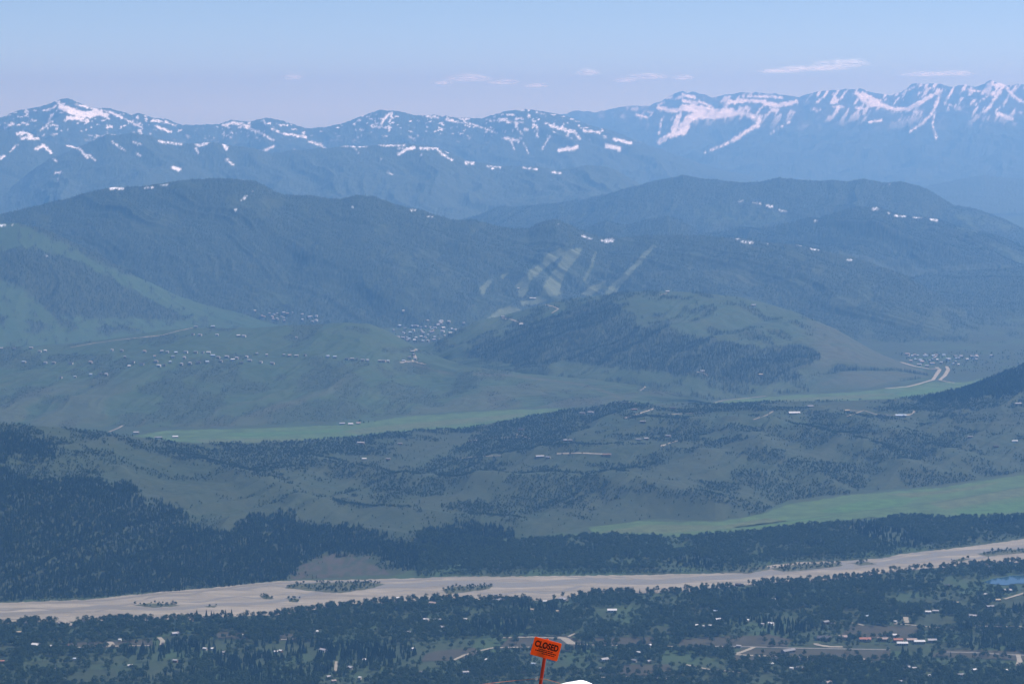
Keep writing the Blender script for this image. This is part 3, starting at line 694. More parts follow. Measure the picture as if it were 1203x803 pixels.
for p in BARS:
    sheet('gravel_bar', p, M_BAR, 0.85, 0.4)

ROADS = []
def ribbon(name, pts, width, mat, z=0.9, land=None):
    P = []
    for a, b_ in zip(pts[:-1], pts[1:]):
        m = max(2, int(math.hypot(b_[0] - a[0], b_[1] - a[1]) / 2.5))
        P += [(a[0] + (b_[0] - a[0]) * k / m, a[1] + (b_[1] - a[1]) * k / m) for k in range(m)]
    P.append(pts[-1])
    if land is None:
        x, y = ground([p[0] for p in P], [p[1] for p in P], z)
        W = np.stack([x, y, np.full(len(x), z)], -1)
    else:
        W = np.array([on_land(land, *p) for p in P])
    d = np.gradient(W[:, :2], axis=0)
    d /= np.linalg.norm(d, axis=1)[:, None] + 1e-9
    nrm = np.stack([-d[:, 1], d[:, 0]], -1)
    wv = width / 2 * (0.85 + 0.3 * RNG.random(len(W)))[:, None]
    A, B = W.copy(), W.copy()
    A[:, :2] += nrm * wv; B[:, :2] -= nrm * wv
    if land is not None:
        for Q in (A, B, ):
            zz = land_at(land, Q[:, 0], Q[:, 1])
            Q[:, 2] = np.where(np.isnan(zz), W[:, 2], np.maximum(zz, W[:, 2] - 2)) + z
    X = np.stack([A[:, 0], B[:, 0]]); Y = np.stack([A[:, 1], B[:, 1]]); Z = np.stack([A[:, 2], B[:, 2]])
    if land is None:
        ROADS.append((W[:, :2].copy(), width))
    return tag(link_obj(name, grid_mesh(name, X, Y, Z), mat), kind='structure')
for p, w, m in [
    ([(795, 759), (830, 758.5), (880, 759), (930, 760.5), (990, 761.5), (1046, 762.5)], 13, M_ASPH), ([(862, 768), (890, 769.5), (960, 771.5), (1012, 772.5), (1025, 777)], 11, M_ROAD), ([(862, 768), (872, 765), (886, 759.5)], 13, M_ROAD),
    ([(1108, 765), (1150, 766), (1180, 768), (1230, 770)], 13, M_ASPH), ([(1196, 768), (1198, 776), (1196, 781)], 13, M_ROAD), ([(585, 748.5), (625, 747.5), (660, 749), (668, 755.5), (700, 757), (735, 757.5)], 10, M_ROAD), ([(655, 748), (664, 749), (675, 756)], 16, M_ROAD),
    ([(668, 747), (674, 744), (681, 742.5)], 9, M_ROAD), ([(532, 775), (545, 769), (562, 764), (580, 760), (634, 759)], 10, M_ROAD), ([(1050, 732), (1072, 733.5), (1095, 736), (1122, 736)], 9, M_ROAD), ([(1142, 734), (1175, 735.5), (1205, 735)], 9, M_ROAD),
    ([(1064, 724), (1065, 731)], 15, M_ROAD), ([(1180, 703), (1190, 700), (1203, 696), (1220, 690)], 11, M_ROAD), ([(84, 760), (118, 758.5), (150, 758), (176, 757.5)], 10, M_ROAD), ([(129, 753), (132, 756.5), (128, 758)], 14, M_ROAD),
    ([(187, 748), (191, 752), (190, 757)], 12, M_ROAD), ([(0, 726), (40, 726.5), (80, 727.5)], 9, M_ROAD), ([(70, 728), (94, 728.5)], 26, M_ROAD), ([(75, 729), (82, 732), (84, 734)], 15, M_ROAD), ([(54, 783), (72, 784.5)], 9, M_ROAD), ([(806, 780), (830, 785), (860, 788), (876, 790)], 9, M_ROAD), ([(330, 750.5), (343, 750), (347, 748)], 8, M_ROAD),
    ([(760, 757), (790, 758.5), (800, 759)], 9, M_ROAD), ([(700, 795), (740, 794), (800, 797)], 7, M_ROAD), ([(395, 776), (394, 790)], 7, M_ROAD), ([(975, 731), (1003, 731), (1015, 734)], 8, M_ROAD), ([(958, 755), (962, 757), (975, 759), (990, 759)], 16, M_ROAD)]:
    ribbon('road', p, w * 0.75, m, 0.9 + 0.06 * len(ROADS) / 4)
for p, w in [([(1100, 431), (1104, 434), (1100, 440), (1096, 446)], 24), ([(1112, 430), (1114, 434), (1110, 441), (1104, 446)], 22), ([(1058, 425), (1075, 430), (1092, 433), (1104, 433)], 22), ([(1104, 446), (1112, 448), (1122, 449.5)], 14),
             ([(1040, 456), (1066, 454), (1078, 451), (1090, 447.5), (1096, 446)], 22), ([(128, 507), (140, 502), (148, 497)], 10), ([(820, 477), (850, 470), (900, 465)], 12)]:
    ribbon('road', p, w * 0.66, M_ROAD, 1.0)
for p, w, L_, m in [
    ([(83, 408), (105, 404), (133, 400), (160, 397), (190, 394), (212, 388), (233, 384)], 11, LG, M_ROAD), ([(734, 491), (750, 486), (768, 480)], 9, LI, M_ROAD), ([(760, 488), (800, 486), (830, 484)], 7, LI, M_ROAD), ([(776, 524), (788, 520), (803, 516)], 10, LI, M_ROAD),
    ([(536, 539), (560, 536), (588, 535)], 8, LI, M_ROAD), ([(654, 533), (680, 532), (713, 533.5)], 10, LI, M_ROAD), ([(550, 518), (580, 514), (612, 514)], 8, LI, M_ROAD), ([(606, 510), (615, 512), (622, 515)], 9, LI, M_ROAD),
    ([(724, 473), (735, 471.5), (748, 474)], 8, LI, M_ROAD), ([(995, 489), (1015, 482), (1030, 487), (1070, 488)], 7, LI, M_ROAD), ([(885, 493), (902, 487), (908, 483)], 9, LI, M_ROAD), ([(993, 482), (1012, 482.5)], 9, LI, M_ROAD), ([(1055, 489), (1072, 486), (1075, 482)], 9, LI, M_ROAD), 
    ([(1178, 457), (1192, 456), (1215, 456)], 11, LI, M_ROAD), ([(641, 358), (650, 360), (656, 363), (648, 368)], 11, LH, M_ROAD), ([(588, 374), (600, 375), (614, 380)], 12, LH, M_ROAD), ([(775, 347), (784, 344)], 9, LH, M_ROAD), ([(752, 459), (758, 455), (757, 453)], 8, LG, M_ROAD),
    ([(818, 437), (826, 438), (832, 442)], 10, LH, M_ROAD), ([(484, 425), (488, 420), (485, 413), (490, 410)], 16, LG, M_ROAD), ([(470, 426), (484, 424), (500, 428)], 12, LG, M_ROAD)]:
    ribbon('road', p, w * 0.72, m, 0.8, L_)

M_DITCH = plain('field_ditch', (0.034, 0.058, 0.025), 0.9, 0.3, 0.05)
for p in DITCHES:
    ribbon('field_ditch', p, 9, M_DITCH, 0.84)

# ------------------------------------------------------------------ buildings
ROOF = {'white': plain('white_metal_roof', (0.46, 0.47, 0.50), 0.5), 'pale': plain('pale_grey_roof', (0.27, 0.27, 0.30), 0.6), 'grey': plain('grey_shingle_roof', (0.17, 0.175, 0.195), 0.8), 'dark': plain('dark_shingle_roof', (0.06, 0.062, 0.075), 0.85),
        'brown': plain('brown_shingle_roof', (0.15, 0.10, 0.08), 0.85), 'red': plain('rust_red_roof', (0.26, 0.12, 0.09), 0.8), 'pink': plain('pinkish_grey_roof', (0.27, 0.22, 0.21), 0.8), 'tan': plain('tan_roof', (0.34, 0.28, 0.20), 0.8), 'blue': plain('blue_grey_roof', (0.30, 0.36, 0.46), 0.6)}
WALL = {'log': plain('brown_log_wall', (0.16, 0.10, 0.065), 0.85), 'cream': plain('cream_wall', (0.30, 0.27, 0.23), 0.85), 'white': plain('white_wall', (0.42, 0.41, 0.40), 0.8), 'grey': plain('grey_wall', (0.22, 0.21, 0.20), 0.85), 'tan': plain('tan_wall', (0.33, 0.26, 0.19), 0.85)}
M_GLASS = plain('window_glass', (0.03, 0.04, 0.05), 0.15)
M_CHIM = plain('chimney_stone', (0.22, 0.2, 0.18), 0.9)

def bm_box(bm, x0, x1, y0, y1, z0, z1):
    v = [bm.verts.new(p) for p in ((x0, y0, z0), (x1, y0, z0), (x1, y1, z0), (x0, y1, z0), (x0, y0, z1), (x1, y0, z1), (x1, y1, z1), (x0, y1, z1))]
    for f in ((0, 3, 2, 1), (4, 5, 6, 7), (0, 1, 5, 4), (1, 2, 6, 5), (2, 3, 7, 6), (3, 0, 4, 7)):
        bm.faces.new([v[i] for i in f])
def bm_gable_walls(bm, x0, x1, y0, y1, z0, ze, zr):
    ym = (y0 + y1) / 2
    v = [bm.verts.new(p) for p in ((x0, y0, z0), (x1, y0, z0), (x1, y1, z0), (x0, y1, z0), (x0, y0, ze), (x1, y0, ze), (x1, y1, ze), (x0, y1, ze), (x0, ym, zr), (x1, ym, zr))]
    for f in ((0, 1, 5, 4), (2, 3, 7, 6), (1, 2, 6, 9, 5), (3, 0, 4, 8, 7), (0, 3, 2, 1)):
        bm.faces.new([v[i] for i in f])
def bm_gable_roof(bm, x0, x1, y0, y1, ze, zr, oh=0.6, th=0.3):
    ym = (y0 + y1) / 2
    dz = (zr - ze) / ((y1 - y0) / 2) * oh
    xa, xb, ya, yb = x0 - oh, x1 + oh, y0 - oh, y1 + oh
    lo = [(xa, ya, ze - dz), (xb, ya, ze - dz), (xb, ym, zr), (xa, ym, zr), (xb, yb, ze - dz), (xa, yb, ze - dz)]
    a = [bm.verts.new((p[0], p[1], p[2] + 0.02)) for p in lo]
    c_ = [bm.verts.new((p[0], p[1], p[2] + th)) for p in lo]
    for f in ((0, 1, 2, 3), (3, 2, 4, 5)):
        bm.faces.new([c_[i] for i in f]); bm.faces.new([a[i] for i in reversed(f)])
    for i, j in ((0, 1), (1, 2), (2, 4), (4, 5), (5, 3), (3, 0)):
        bm.faces.new([a[i], a[j], c_[j], c_[i]])
def bm_done(bm, name):
    bmesh.ops.recalc_face_normals(bm, faces=bm.faces)
    me = bpy.data.meshes.new(name); bm.to_mesh(me); bm.free()
    return me
HOUSES = []
NAMED = []
def house(name, loc, w, d, h, roof, wall, label, cat='house', rz=0.0, group=None, wing=False, simple=False, pitch=0.42, chimney=False, windows=0):
    x, y, z = loc
    ze, zr = h * 0.62, h * 0.62 + d / 2 * pitch
    bw, br = bmesh.new(), bmesh.new()
    bm_gable_walls(bw, -w / 2, w / 2, -d / 2, d / 2, -1.5, ze, zr)
    bm_gable_roof(br, -w / 2, w / 2, -d / 2, d / 2, ze, zr)
    if wing:                                    # a cross gable towards the front
        M = Matrix.Translation((w * 0.22, -d * 0.55, 0)) @ Matrix.Rotation(math.pi / 2, 4, 'Z')
        for bm, fn, arg in ((bw, bm_gable_walls, (-d * 0.45, d * 0.35, -w * 0.19, w * 0.19, -1.45, ze * 0.94, ze * 0.94 + w * 0.19 * pitch)), (br, bm_gable_roof, (-d * 0.45, d * 0.35, -w * 0.19, w * 0.19, ze * 0.94, ze * 0.94 + w * 0.19 * pitch))):
            k = len(bm.verts); fn(bm, *arg); bm.verts.ensure_lookup_table()
            for v in list(bm.verts)[k:]: v.co = M @ v.co
    if simple:
        n0 = len(bw.faces)
        me2 = bm_done(br, 'roof'); k = len(bw.faces); bw.from_mesh(me2); bw.faces.ensure_lookup_table()
        for f in list(bw.faces)[k:]: f.material_index = 1
        bpy.data.meshes.remove(me2)
        me = bm_done(bw, name)
        o = link_obj(name, me, [WALL[wall], ROOF[roof]])
        o.location = loc; o.rotation_euler = (0, 0, rz)
        return tag(o, label, cat, group)
    o = bpy.data.objects.new(name, None); C.objects.link(o)
    o.location = loc; o.rotation_euler = (0, 0, rz)
    tag(o, label, cat, group)
    link_obj('wall', bm_done(bw, 'wall'), WALL[wall], o)
    rf = link_obj('roof', bm_done(br, 'roof'), ROOF[roof], o)
    if chimney:
        bc = bmesh.new(); bm_box(bc, w * 0.18, w * 0.18 + 1.1, -0.5, 0.6, ze, zr + 1.2)
        link_obj('chimney', bm_done(bc, 'chimney'), M_CHIM, rf)
    for k in range(windows):
        b2 = bmesh.new(); xk = -w / 2 + w * (k + 0.5) / windows
        bm_box(b2, xk - 0.9, xk + 0.9, -d / 2 - 0.06, -d / 2 + 0.1, ze * 0.35, ze * 0.8)
        link_obj('window', bm_done(b2, 'window'), M_GLASS, o)
    return o
MPX = 1 / FPX
# x, y in the photograph, width in its pixels, roof, walls, label
VALLEY = [
    (43, 759, 14, 'white', 'cream', 'large white roofed house at the edge of the pasture near the left border'), (60, 760, 6, 'white', 'grey', 'small white roofed shed right beside the large white house on the left'),
    (82, 759.5, 5, 'red', 'log', 'small rust roofed cabin on the pasture edge at left'), (22, 744, 7, 'tan', 'tan', 'tan roofed cottage in the trees above the large white house'), (87, 775, 5, 'blue', 'white', 'pale blue roofed hut alone in dense trees at lower left'),
    (153, 783, 7, 'white', 'cream', 'white roofed bungalow in the woods at lower left'), (141, 752.5, 4, 'white', 'white', 'tiny white cabin above the pasture road at left'), (2, 778, 8, 'red', 'log', 'red brown roofed house cut by the left picture edge'),
    (69, 733.5, 4, 'pale', 'cream', 'pale hut beside the sandy river pullout at left'), (185, 728, 10, 'pale', 'grey', 'pale grey roofed house near the river bank, left of three'), (206, 745.5, 12, 'pale', 'cream', 'long pale roofed ranch house by the curved drive'),
    (225, 729, 5, 'tan', 'tan', 'small tan roofed house at the river edge, middle of three'), (243, 727, 10, 'pale', 'grey', 'wide grey roofed house near the river bank, right of three'), (284, 747, 4, 'white', 'white', 'tiny white roofed cabin on a dry clearing'),
    (241, 763, 6, 'white', 'cream', 'white roofed house standing beside a narrow white one at left'), (249, 763, 4, 'white', 'white', 'narrow white house next to a white roofed neighbour'), (263, 767.5, 9, 'grey', 'grey', 'grey shingle roofed house below the pair of white houses'),
    (206, 777, 7, 'pale', 'log', 'pale roofed log house low in the left woods'), (324, 766.5, 5, 'white', 'grey', 'white roofed hut, left one of a slanting pair'), (330, 765.5, 5, 'white', 'log', 'white roofed hut, right one of a slanting pair'),
    (371, 743, 7, 'white', 'white', 'white roofed farmhouse above the woods, centre left'), (380, 765, 12, 'pale', 'white', 'broad house with stepped pale roofs in the woods, centre left'), (386, 796, 7, 'pale', 'cream', 'pale roofed house at the bottom of a narrow lane'),
    (392, 801, 7, 'pink', 'cream', 'pinkish roofed house at the bottom picture edge'), (468, 703.5, 7, 'white', 'cream', 'white roofed house right on the near river bank'), (509, 710, 12, 'pink', 'white', 'pinkish roofed house just below the river, centre'),
    (501, 729, 9, 'white', 'cream', 'white roofed house left of a bright one in a wooded hollow'), (514, 730, 11, 'white', 'white', 'brightest white roofed house in the wooded hollow, centre'), (520, 738, 9, 'pale', 'grey', 'grey white house below the brightest white roof'),
    (547, 728.5, 5, 'white', 'white', 'lone white cottage in woods right of the bright white house'), (585, 706.5, 12, 'grey', 'grey', 'long grey roofed house half hidden at the river edge'), (480, 743.5, 4, 'pale', 'white', 'tiny pale house in woods, centre left'),
    (485, 763, 5, 'white', 'white', 'bright white shed in the lower centre woods'), (428, 776, 6, 'white', 'white', 'white gabled house in the lower centre left woods'), (412, 785, 8, 'pale', 'grey', 'pale grey roofed house below a white gabled one'),
    (423, 797, 4, 'white', 'cream', 'little white roofed hut near the bottom edge, centre left'), (570, 776, 5, 'white', 'white', 'bright white round looking hut left of the orange sign'), (547, 791, 9, 'pale', 'white', 'pale roofed house low in the woods left of the sign pole'),
    (494, 790.5, 4, 'pale', 'log', 'small pale roofed log hut in the lower centre woods'), (719, 718.5, 14, 'white', 'white', 'big white house with a raised middle gable in the woods'), (625, 717, 5, 'tan', 'tan', 'tan roofed cottage in woods above the orange sign'),
    (655, 719, 5, 'tan', 'cream', 'cream walled cottage in woods right above the sign'), (662, 705, 13, 'pale', 'grey', 'long pale roofed house along the river bank, centre right'), (640, 707.5, 6, 'white', 'grey', 'white roofed shed left of the long river bank house'),
    (765, 759, 9, 'white', 'white', 'white roofed house beside the field right of the sign'), (750, 767.5, 6, 'white', 'white', 'white roofed house below the field right of the sign'), (710, 776, 12, 'pale', 'white', 'row house with pale roofs right of the sign'),
    (745, 777, 8, 'grey', 'grey', 'grey roofed house, left one of two above a dry field'), (762, 778, 7, 'pale', 'grey', 'pale roofed house, right one of two above a dry field'), (627, 781, 7, 'blue', 'white', 'blue white roofed house just left of the sign pole'),
    (707, 786.5, 7, 'grey', 'cream', 'grey roofed house low in the woods right of the sign'), (840, 719, 7, 'blue', 'grey', 'blue grey roofed house beside a small lawn'), (844, 729, 10, 'white', 'cream', 'white roofed house among trees below the blue grey roof'),
    (818, 735.5, 5, 'white', 'white', 'white hut, left one of a short row'), (826, 736.5, 4, 'pale', 'white', 'pale hut, middle one of a short row'), (834, 736, 6, 'white', 'grey', 'white roofed hut, right one of a short row'),
    (906, 733.5, 9, 'white', 'white', 'bright white roofed farmhouse above the brown field'), (896, 734, 4, 'pale', 'white', 'narrow pale building left of the bright white farmhouse'), (878, 729.5, 4, 'white', 'tan', 'tiny white roofed cabin in woods right of centre'),
    (952, 698, 5, 'white', 'white', 'lone white cottage high in the woods below the river'), (909, 705, 5, 'white', 'cream', 'lone white roofed cream cottage in the right centre woods'), (868, 688, 10, 'dark', 'log', 'dark roofed house at the water edge of the river'),
    (970, 732, 11, 'grey', 'log', 'grey roofed log house above the lodge complex'), (926, 766, 22, 'grey', 'grey', 'long low grey building along the valley road'), (905, 781, 8, 'white', 'white', 'white roofed house below the valley road'),
    (930, 786, 5, 'white', 'white', 'white gable end next to a long grey roof'), (940, 786, 11, 'grey', 'log', 'long grey roofed house with a white neighbour'), (868, 760, 7, 'pale', 'grey', 'pale roofed shed beside the road fork'),
    (1017, 725, 7, 'blue', 'white', 'bluish white roofed house above the lodge complex'), (1052, 731, 5, 'white', 'white', 'small white house by the pale gravel drive'), (1090, 720, 9, 'white', 'white', 'white roofed house, left one of two above a green field'),
    (1099, 719, 9, 'pale', 'grey', 'pale grey roofed house, right one of two above a green field'), (1124, 709, 5, 'tan', 'cream', 'cream walled cottage in a gap of the right woods'), (1143, 725, 12, 'pale', 'white', 'pale roofed house in woods on the right'),
    (1158, 699, 4, 'white', 'white', 'tiny white house left of the bend in the lane'), (1163, 714, 12, 'grey', 'log', 'grey roofed house below the bend in the lane'), (1172, 706, 8, 'tan', 'tan', 'tan roofed house at the end of the pale lane'),
    (1183, 695, 13, 'pale', 'grey', 'low pale roofed house just below the lake'), (1065, 785, 10, 'pale', 'white', 'long pale roofed house low on the right'), (1074, 786, 7, 'pale', 'grey', 'grey walled annex beside the long pale roofed house'),
    (1091, 795, 6, 'white', 'white', 'white roofed house near the bottom edge, right'), (1145, 788, 8, 'white', 'log', 'white roofed log house slanting in the lower right woods'), (1128, 794, 10, 'grey', 'grey', 'grey roofed house near the bottom edge, far right'),
    (1182, 788.5, 4, 'white', 'white', 'tiny white hut, left of two at far lower right'), (1192, 788, 5, 'pale', 'white', 'tiny pale hut, right of two at far lower right'), (1059, 801.5, 7, 'pale', 'cream', 'cream house cut by the bottom edge on the right'), (973, 803, 10, 'pink', 'cream', 'pink roofed house cut by the bottom edge'),
    (1113, 615 + 74, 9, 'dark', 'log', 'dark roofed house in woods left of the lake'), (1160, 668, 9, 'pink', 'cream', 'pink roofed house behind the lake')]
LODGE = [(968, 751, 18, 'dark', 'log', 'dark roofed lodge hall at the left end of the complex', 13), (990, 750, 11, 'pink', 'tan', 'pink roofed lodge next to the dark hall', 9), (1016, 752.5, 15, 'red', 'tan', 'rust roofed lodge wing over the green lawn', 8),
         (1037, 752.5, 14, 'pink', 'tan', 'pinkish roofed lodge wing in the middle of the row', 8), (1055, 753.5, 12, 'red', 'log', 'rust roofed lodge wing behind the white roofs', 8), (1071, 753.5, 13, 'pink', 'tan', 'pink roofed lodge behind the rightmost white roof', 8),
         (1060, 757.5, 14, 'white', 'cream', 'white roofed lodge building, left one of two in front', 8), (1080, 755.5, 14, 'white', 'cream', 'white roofed lodge building, right one of two in front', 8), (1095, 754, 11, 'pale', 'grey', 'grey roofed building at the right end of the lodge complex', 8), (1051, 748, 5, 'white', 'white', 'small white shed behind the rust roofed lodges', 6)]
for i, (px, py, wp, rf, wl, lb) in enumerate(VALLEY):
    x, y = (float(v) for v in ground(px, py))
    w = wp * y * MPX * 0.78
    d = min(max(6.0, w * 0.6), 12.0)
    rz = random.uniform(-0.75, 0.75) + (0.9 if i % 5 == 3 and wp < 8 else 0)
    house('house', (x, y, 0.2), w, d, min(7.5, 4.6 + w * 0.16), rf, wl, lb, 'house', rz, 'houses among the valley trees', wing=(wp >= 8 and i % 2 == 0), chimney=(wp >= 9), windows=(3 if wp >= 12 else 2 if wp >= 9 else 0))
    HOUSES.append((x, y, w, d)); NAMED.append((px, py, lb))
for px, py, wp, rf, wl, lb, dd in LODGE:
    x, y = (float(v) for v in ground(px, py))
    w = wp * y * MPX * 0.92
    house('lodge', (x, y, 0.2), w, dd + 3, 8.0, rf, wl, lb, 'lodge', random.uniform(-0.08, 0.08), 'lodge buildings in a row by the valley road', wing=(wp > 13 and rf in ('dark', 'red')), chimney=(wp >= 12), windows=(5 if wp >= 12 else 0))
    HOUSES.append((x, y, w, dd + 3))
def lift(px, py, L):
    if L is None:
        x, y = (float(v) for v in ground(px, py)); return x, y, 0.3
    x, y, z = on_land(L, px, py)
    return float(x), float(y), float(z)
HILLS = [(694, 485, 9, 'pale', 'grey', 'grey roofed house on the wooded hilltop beside a twin'), (684, 486, 8, 'grey', 'log', 'grey roofed twin of a pair on the wooded hilltop'), (745, 482, 9, 'brown', 'log', 'brown roofed house at the top of a pale hill road'), (755, 496, 9, 'grey', 'log', 'grey roofed house below the pale hill road'),
         (634, 537, 13, 'pale', 'cream', 'broad pale roofed house alone on the middle hillside'), (644, 538, 7, 'grey', 'grey', 'grey annex right of the broad pale roofed hillside house'), (713, 535, 13, 'brown', 'tan', 'brown roofed house at the end of a pale hillside track'), (612, 505, 9, 'dark', 'log', 'dark roofed house in the hill woods below the long meadow'),
         (664, 518, 6, 'pale', 'log', 'pale roofed cabin, left of two in hill woods'), (670, 518, 6, 'grey', 'log', 'grey roofed cabin, right of two in hill woods'), (750, 517, 8, 'grey', 'grey', 'grey house, left of three along the hill crest'), (759, 516, 7, 'pale', 'grey', 'pale house, middle of three along the hill crest'),
         (785, 513, 8, 'grey', 'log', 'grey house, right of three along the hill crest'), (933, 486, 18, 'white', 'tan', 'long white roofed house on the right hill shoulder'), (952, 478, 9, 'pale', 'grey', 'pale house above the long white roofed one'), (1058, 489, 17, 'blue', 'grey', 'long blue grey roofed house on the right hills'),
         (1192, 519, 9, 'white', 'white', 'bright white house in the woods at the right edge'), (995, 483, 8, 'tan', 'tan', 'tan roofed house beside a short pale hill track'), (1140, 514, 8, 'grey', 'log', 'grey roofed house in a wooded gully, right'), (1170, 525, 8, 'dark', 'log', 'dark roofed house below the bright white one'),
         (1196, 475, 10, 'pale', 'grey', 'pale roofed house high at the right edge'), (424, 521, 11, 'pale', 'log', 'pale roofed house at the meadow edge, centre left'), (428, 540, 7, 'white', 'grey', 'white roofed cabin on the hillside, centre left'), (456, 540, 7, 'grey', 'log', 'grey roofed cabin right of a white roofed one'),
         (470, 522, 7, 'grey', 'log', 'grey cabin in hill woods below the meadow'), (790, 480, 10, 'dark', 'log', 'dark roofed house among tall trees on the hilltop')]
for i, (px, py, wp, rf, wl, lb) in enumerate(HILLS):
    x, y, z = lift(px, py, LI)
    w = wp * y * MPX * 0.75
    house('hill_house', (x, y, z + 0.2), w, max(8, w * 0.45), 6.4, rf, wl, lb, 'house', random.uniform(-0.3, 0.3), 'houses on the rolling hills', wing=(i % 3 == 0), chimney=(wp >= 9))
    HOUSES.append((x, y, w, 12))
for px, py, wp, rf, lb in [(402, 498.5, 9, 'pale', 'pale roofed ranch house, left of the group on the far meadow'), (412, 499, 8, 'white', 'white ranch house, middle of the group on the far meadow'), (421, 498, 7, 'pink', 'pink roofed barn, right of the group on the far meadow'),
                           (160, 509, 9, 'pale', 'pale ranch house at the left end of the far meadow'), (186, 515, 12, 'grey', 'grey ranch house in trees on the left far meadow'), (206, 514, 9, 'white', 'white ranch house in trees on the left far meadow')]:
    x, y, z = lift(px, py, None)
    house('ranch_house', (x, y, z), wp * y * MPX * 0.7, 11, 7.0, rf, 'cream', lb, 'house', 0.1, 'ranch buildings on the far meadow')
BUTTE = [(690, 193), (750, 192), (680, 221), (705, 223), (765, 223), (840, 226), (860, 227), (1045, 233), (5, 271), (50, 271), (110, 269), (140, 281), (160, 279), (395, 276), (430, 278), (570, 281), (590, 283), (620, 286), (655, 283), (690, 284), (715, 284), (735, 285),
         (510, 281), (545, 299), (440, 301), (750, 296), (905, 289), (940, 294), (1000, 294), (1020, 296), (1045, 297), (1075, 294), (1155, 299), (1180, 301), (85, 319), (160, 321), (190, 321), (250, 323), (320, 319), (470, 319), (500, 326), (560, 331), (640, 326), (700, 321),
         (730, 319), (780, 316), (820, 311), (850, 321), (880, 313), (920, 319), (960, 323), (550, 316), (600, 319), (670, 323), (455, 334), (580, 329), (215, 373), (320, 363), (355, 361), (375, 363), (265, 371), (770, 302), (800, 300), (835, 305), (870, 300), (610, 300), (650, 303)]
BUTTE = Z4(BUTTE) + Z5([(20, 308), (38, 308), (55, 309), (75, 312), (92, 313), (135, 315), (150, 315), (165, 316), (220, 315), (240, 302), (255, 292), (262, 307), (250, 282)])
for i, (px, py) in enumerate(BUTTE):
    x, y, z = lift(px, py, LG)
    w = random.uniform(8, 16)
    rf = random.choice(['white', 'pale', 'pale', 'grey', 'blue', 'grey', 'pink', 'dark', 'dark'])
    house('butte_house', (x, y, z + 0.5), w, random.uniform(8, 12), 9, rf, random.choice(['cream', 'grey', 'white']), 'tiny %s roofed house in the rows across the grassy butte' % {'white': 'white', 'pale': 'pale', 'grey': 'grey', 'blue': 'bluish', 'pink': 'pinkish', 'dark': 'dark'}[rf], 'house', random.uniform(-0.4, 0.4), 'tiny %s roofed houses on the grassy butte' % rf, simple=True)
TOWN = [(520.5, 386.5, 26, 'white'), (520, 390, 26, 'white'), (529, 392.5, 28, 'white'), (526, 405, 18, 'white'), (521, 398.6, 22, 'pale'), (537, 391.5, 16, 'pale'), (474, 366, 14, 'white'), (486, 389, 14, 'white'), (491, 384, 12, 'white'), (511, 386, 26, 'pale'), (507, 391, 34, 'pink'), (497, 392, 20, 'pale'), (531, 388, 16, 'blue')]
TOWN += [(random.uniform(462, 545), random.uniform(377, 402), random.uniform(10, 24), random.choice(['white', 'pale', 'pale', 'blue', 'grey'])) for k in range(46)]
TOWN += [(322 + random.gauss(0, 14), 373 + random.gauss(0, 3.5), random.uniform(10, 22), random.choice(['white', 'pale', 'pink', 'grey'])) for k in range(16)] + [(364 + random.gauss(0, 9), 375 + random.gauss(0, 2), random.uniform(10, 20), random.choice(['white', 'pale'])) for k in range(8)]
for i, (px, py, w, rf) in enumerate(TOWN):
    if rf == 'white' and i % 2: rf = 'pale'
    L_ = LE if py < float(np.interp(px, [400, 620], [386, 384])) else None
    x, y, z = lift(px, py, L_)
    house('town_building', (x, y, z + 0.5), w * 0.65, random.uniform(10, 16), random.uniform(8, 12), rf, random.choice(['cream', 'white', 'grey']), 'distant %s roofed building in the town below the ski mountain' % rf, 'building', random.uniform(-0.5, 0.5), 'distant %s roofed town buildings' % rf, simple=True)
FARTOWN = [(1087, 419, 26, 'blue'), (1096, 419, 22, 'blue'), (1114, 422.5, 26, 'blue'), (1124, 421.5, 24, 'blue'), (1136, 423, 18, 'white'), (1141, 419.5, 14, 'white'), (1148, 419.5, 14, 'white'), (1165, 418.5, 20, 'white'), (1126, 429, 10, 'white'), (1120, 428, 10, 'white'), (1106, 427, 16, 'pale'), (1098, 421, 16, 'pink'), (1066, 417, 26, 'pink'), (1083, 426, 22, 'pink'), (1080, 429, 26, 'pale'), (1095, 428, 30, 'pink'), (1089, 431, 22, 'pale')]
FARTOWN += [(random.uniform(1062, 1150), random.uniform(417, 426), random.uniform(10, 20), random.choice(['pale', 'grey', 'blue', 'white', 'pink'])) for k in range(26)]
for i, (px, py, w, rf) in enumerate(FARTOWN):
    if rf == 'white' and i % 2: rf = 'pale'
    x, y, z = lift(px, py, None)
    house('town_building', (x, y, z), w * 0.7, random.uniform(9, 14), random.uniform(7, 10), rf, random.choice(['cream', 'white', 'grey']), 'distant %s roofed building at the valley mouth on the right' % rf, 'building', random.uniform(-0.4, 0.4), 'distant %s roofed buildings at the valley mouth' % rf, simple=True)
for px, py, w, lb in [(624, 351, 16, 'white ski lodge at the foot of the ski runs'), (628, 351.5, 12, 'small white hut right beside the ski lodge'), (609, 339.5, 10, 'white hut on the left ski run'), (784, 343.5, 16, 'tiny pale house on top of the rounded butte')]:
    L_ = LH if 'butte' in lb else LE
    x, y, z = lift(px, py, L_)
    house('ski_hut', (x, y, z + 0.5), w, 10, 9, 'white', 'cream', lb, 'hut', 0.2, simple=True)
